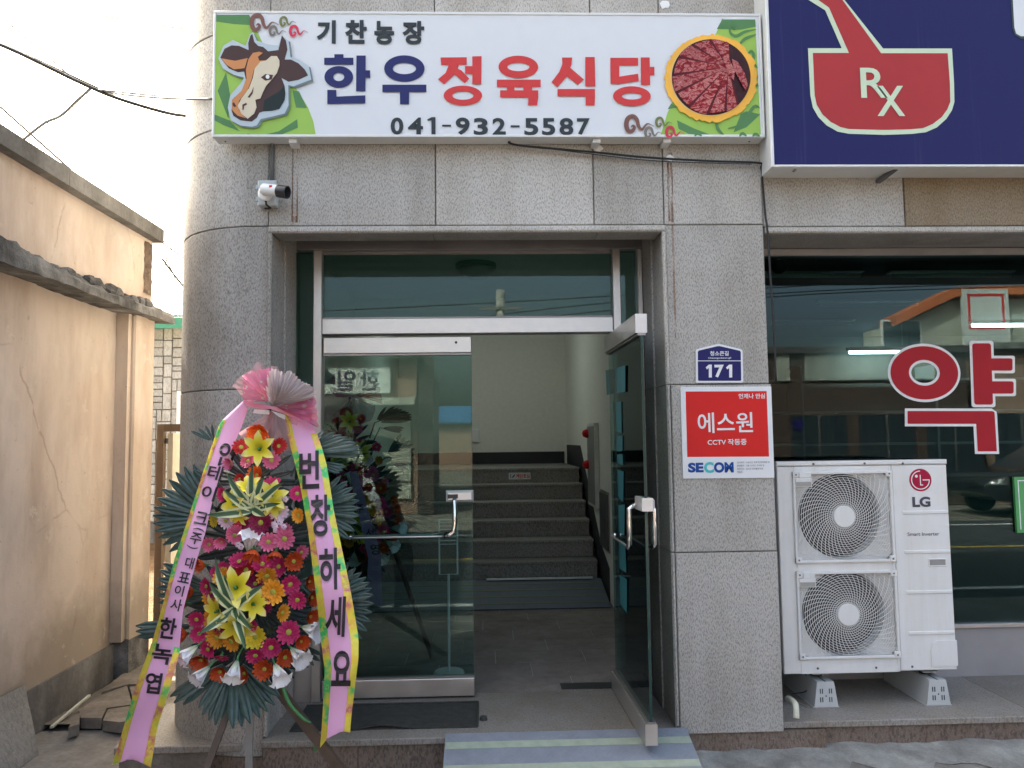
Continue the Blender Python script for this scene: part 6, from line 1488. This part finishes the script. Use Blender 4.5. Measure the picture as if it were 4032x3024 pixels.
for i, (dz1, dz2) in enumerate(((-.3, 1.3), (-.6, -2.2), (-.75, -.4))):
    cable('street_wire', [(px_-14, -13.5, pz_+dz2-1.2), (px_-7, -13.5, pz_-1.0+dz2*.4), (px_, -13.5, pz_+dz1), (px_+8, -13.5, pz_-.2+dz1*.5+.5), (px_+18, -13.5, pz_+.9+dz1)], .014, ['highest wire strung from the pole across the street', 'lowest wire strung from the pole across the street', 'middle wire strung from the pole across the street'][i])
# parked cars
def car(x, y, rz, paint, lab):
    t = thing('parked_car', lab, 'car', (x, y, 0), 'cars parked across the street'); M = Matrix.Translation((x, y, 0)) @ Matrix.Rotation(rz, 4, 'Z')
    def cp(nm, mb, mt_, par=None, sm=False): mb.v = [tuple(M @ Vector(v)) for v in mb.v]; o = obj(nm, mb, mt_, par or t, False); return autosmooth(o, 40) if sm else o
    sec = [(-2.15,.55,.78,.70),(-2.1,.35,.86,.82),(-1.6,.28,.95,.88),(-.9,.25,.98,.90),(.8,.25,.99,.90),(1.6,.28,.93,.88),(2.05,.35,.80,.80),(2.2,.5,.66,.66)]
    vs = []
    for X, zb0, zt0, hw in sec: vs += [(X,-hw*.96,zb0),(X,-hw,zb0+.25*(zt0-zb0)+.1),(X,-hw*.93,zt0-.04),(X,-hw*.75,zt0),(X,hw*.75,zt0),(X,hw*.93,zt0-.04),(X,hw,zb0+.25*(zt0-zb0)+.1),(X,hw*.96,zb0)]
    cp('body', MB().add(vs, [(i*8+k, i*8+(k+1)%8, (i+1)*8+(k+1)%8, (i+1)*8+k) for i in range(7) for k in range(8)]+[tuple(range(7,-1,-1)), tuple(56+k for k in range(8))]), paint, None, True)
    cab = [(-2.0,.90,.72,.0),(-1.55,1.40,.60,0),(-.2,1.50,.60,0),(.35,1.42,.60,0),(1.15,.95,.74,0)]
    vs = []
    for X, zt0, hw, _ in cab: vs += [(X,-.80,.90),(X,-hw,zt0),(X,hw,zt0),(X,.80,.90)]
    cp('cabin', MB().add(vs, [(i*4+k, i*4+k+1, (i+1)*4+k+1, (i+1)*4+k) for i in range(4) for k in range(3)]), WINDK, None, True)
    cp('roof', MB().add([(X,s*(hw+.0),zt0+.012) for X,zt0,hw,_ in cab[1:4] for s in (-1,1)], [(0,1,3,2),(2,3,5,4)]), paint)
    for X in (-1.35, 1.35):
        for s in (-1, 1):
            w = cp('wheel', MB().lathe((X, s*.80, .31), (0, s, 0), [(.31,-.1),(.31,.08),(.22,.10)], 20), RUBBER, None, True); cp('rim', MB().lathe((X, s*.901, .31), (0, s, 0), [(.21,0),(.18,.01),(.05,.02)], 14), STEEL, w)
    for s in (-1, 1): cp('headlight', MB().prism([(2.10,s*.45,.64),(1.95,s*.78,.66),(1.88,s*.80,.76),(2.06,s*.5,.74)], (.06,0,0)), WHITEP); cp('tail_light', MB().box(-2.19,-2.13,s*.6-.1,s*.6+.1,.65,.78), REDP)
cx_, _ = mir(1590, 1900, .55)
car(cx_-2.2, -8.4+1.0-2.3, 0, CARW, 'white hatchback parked across the street in front of the peach shop')
c2_, _ = mir(3830, 1800, .72)
car(c2_+.5, -9.9, pi, CARK, 'black car parked across the street before the brick row')
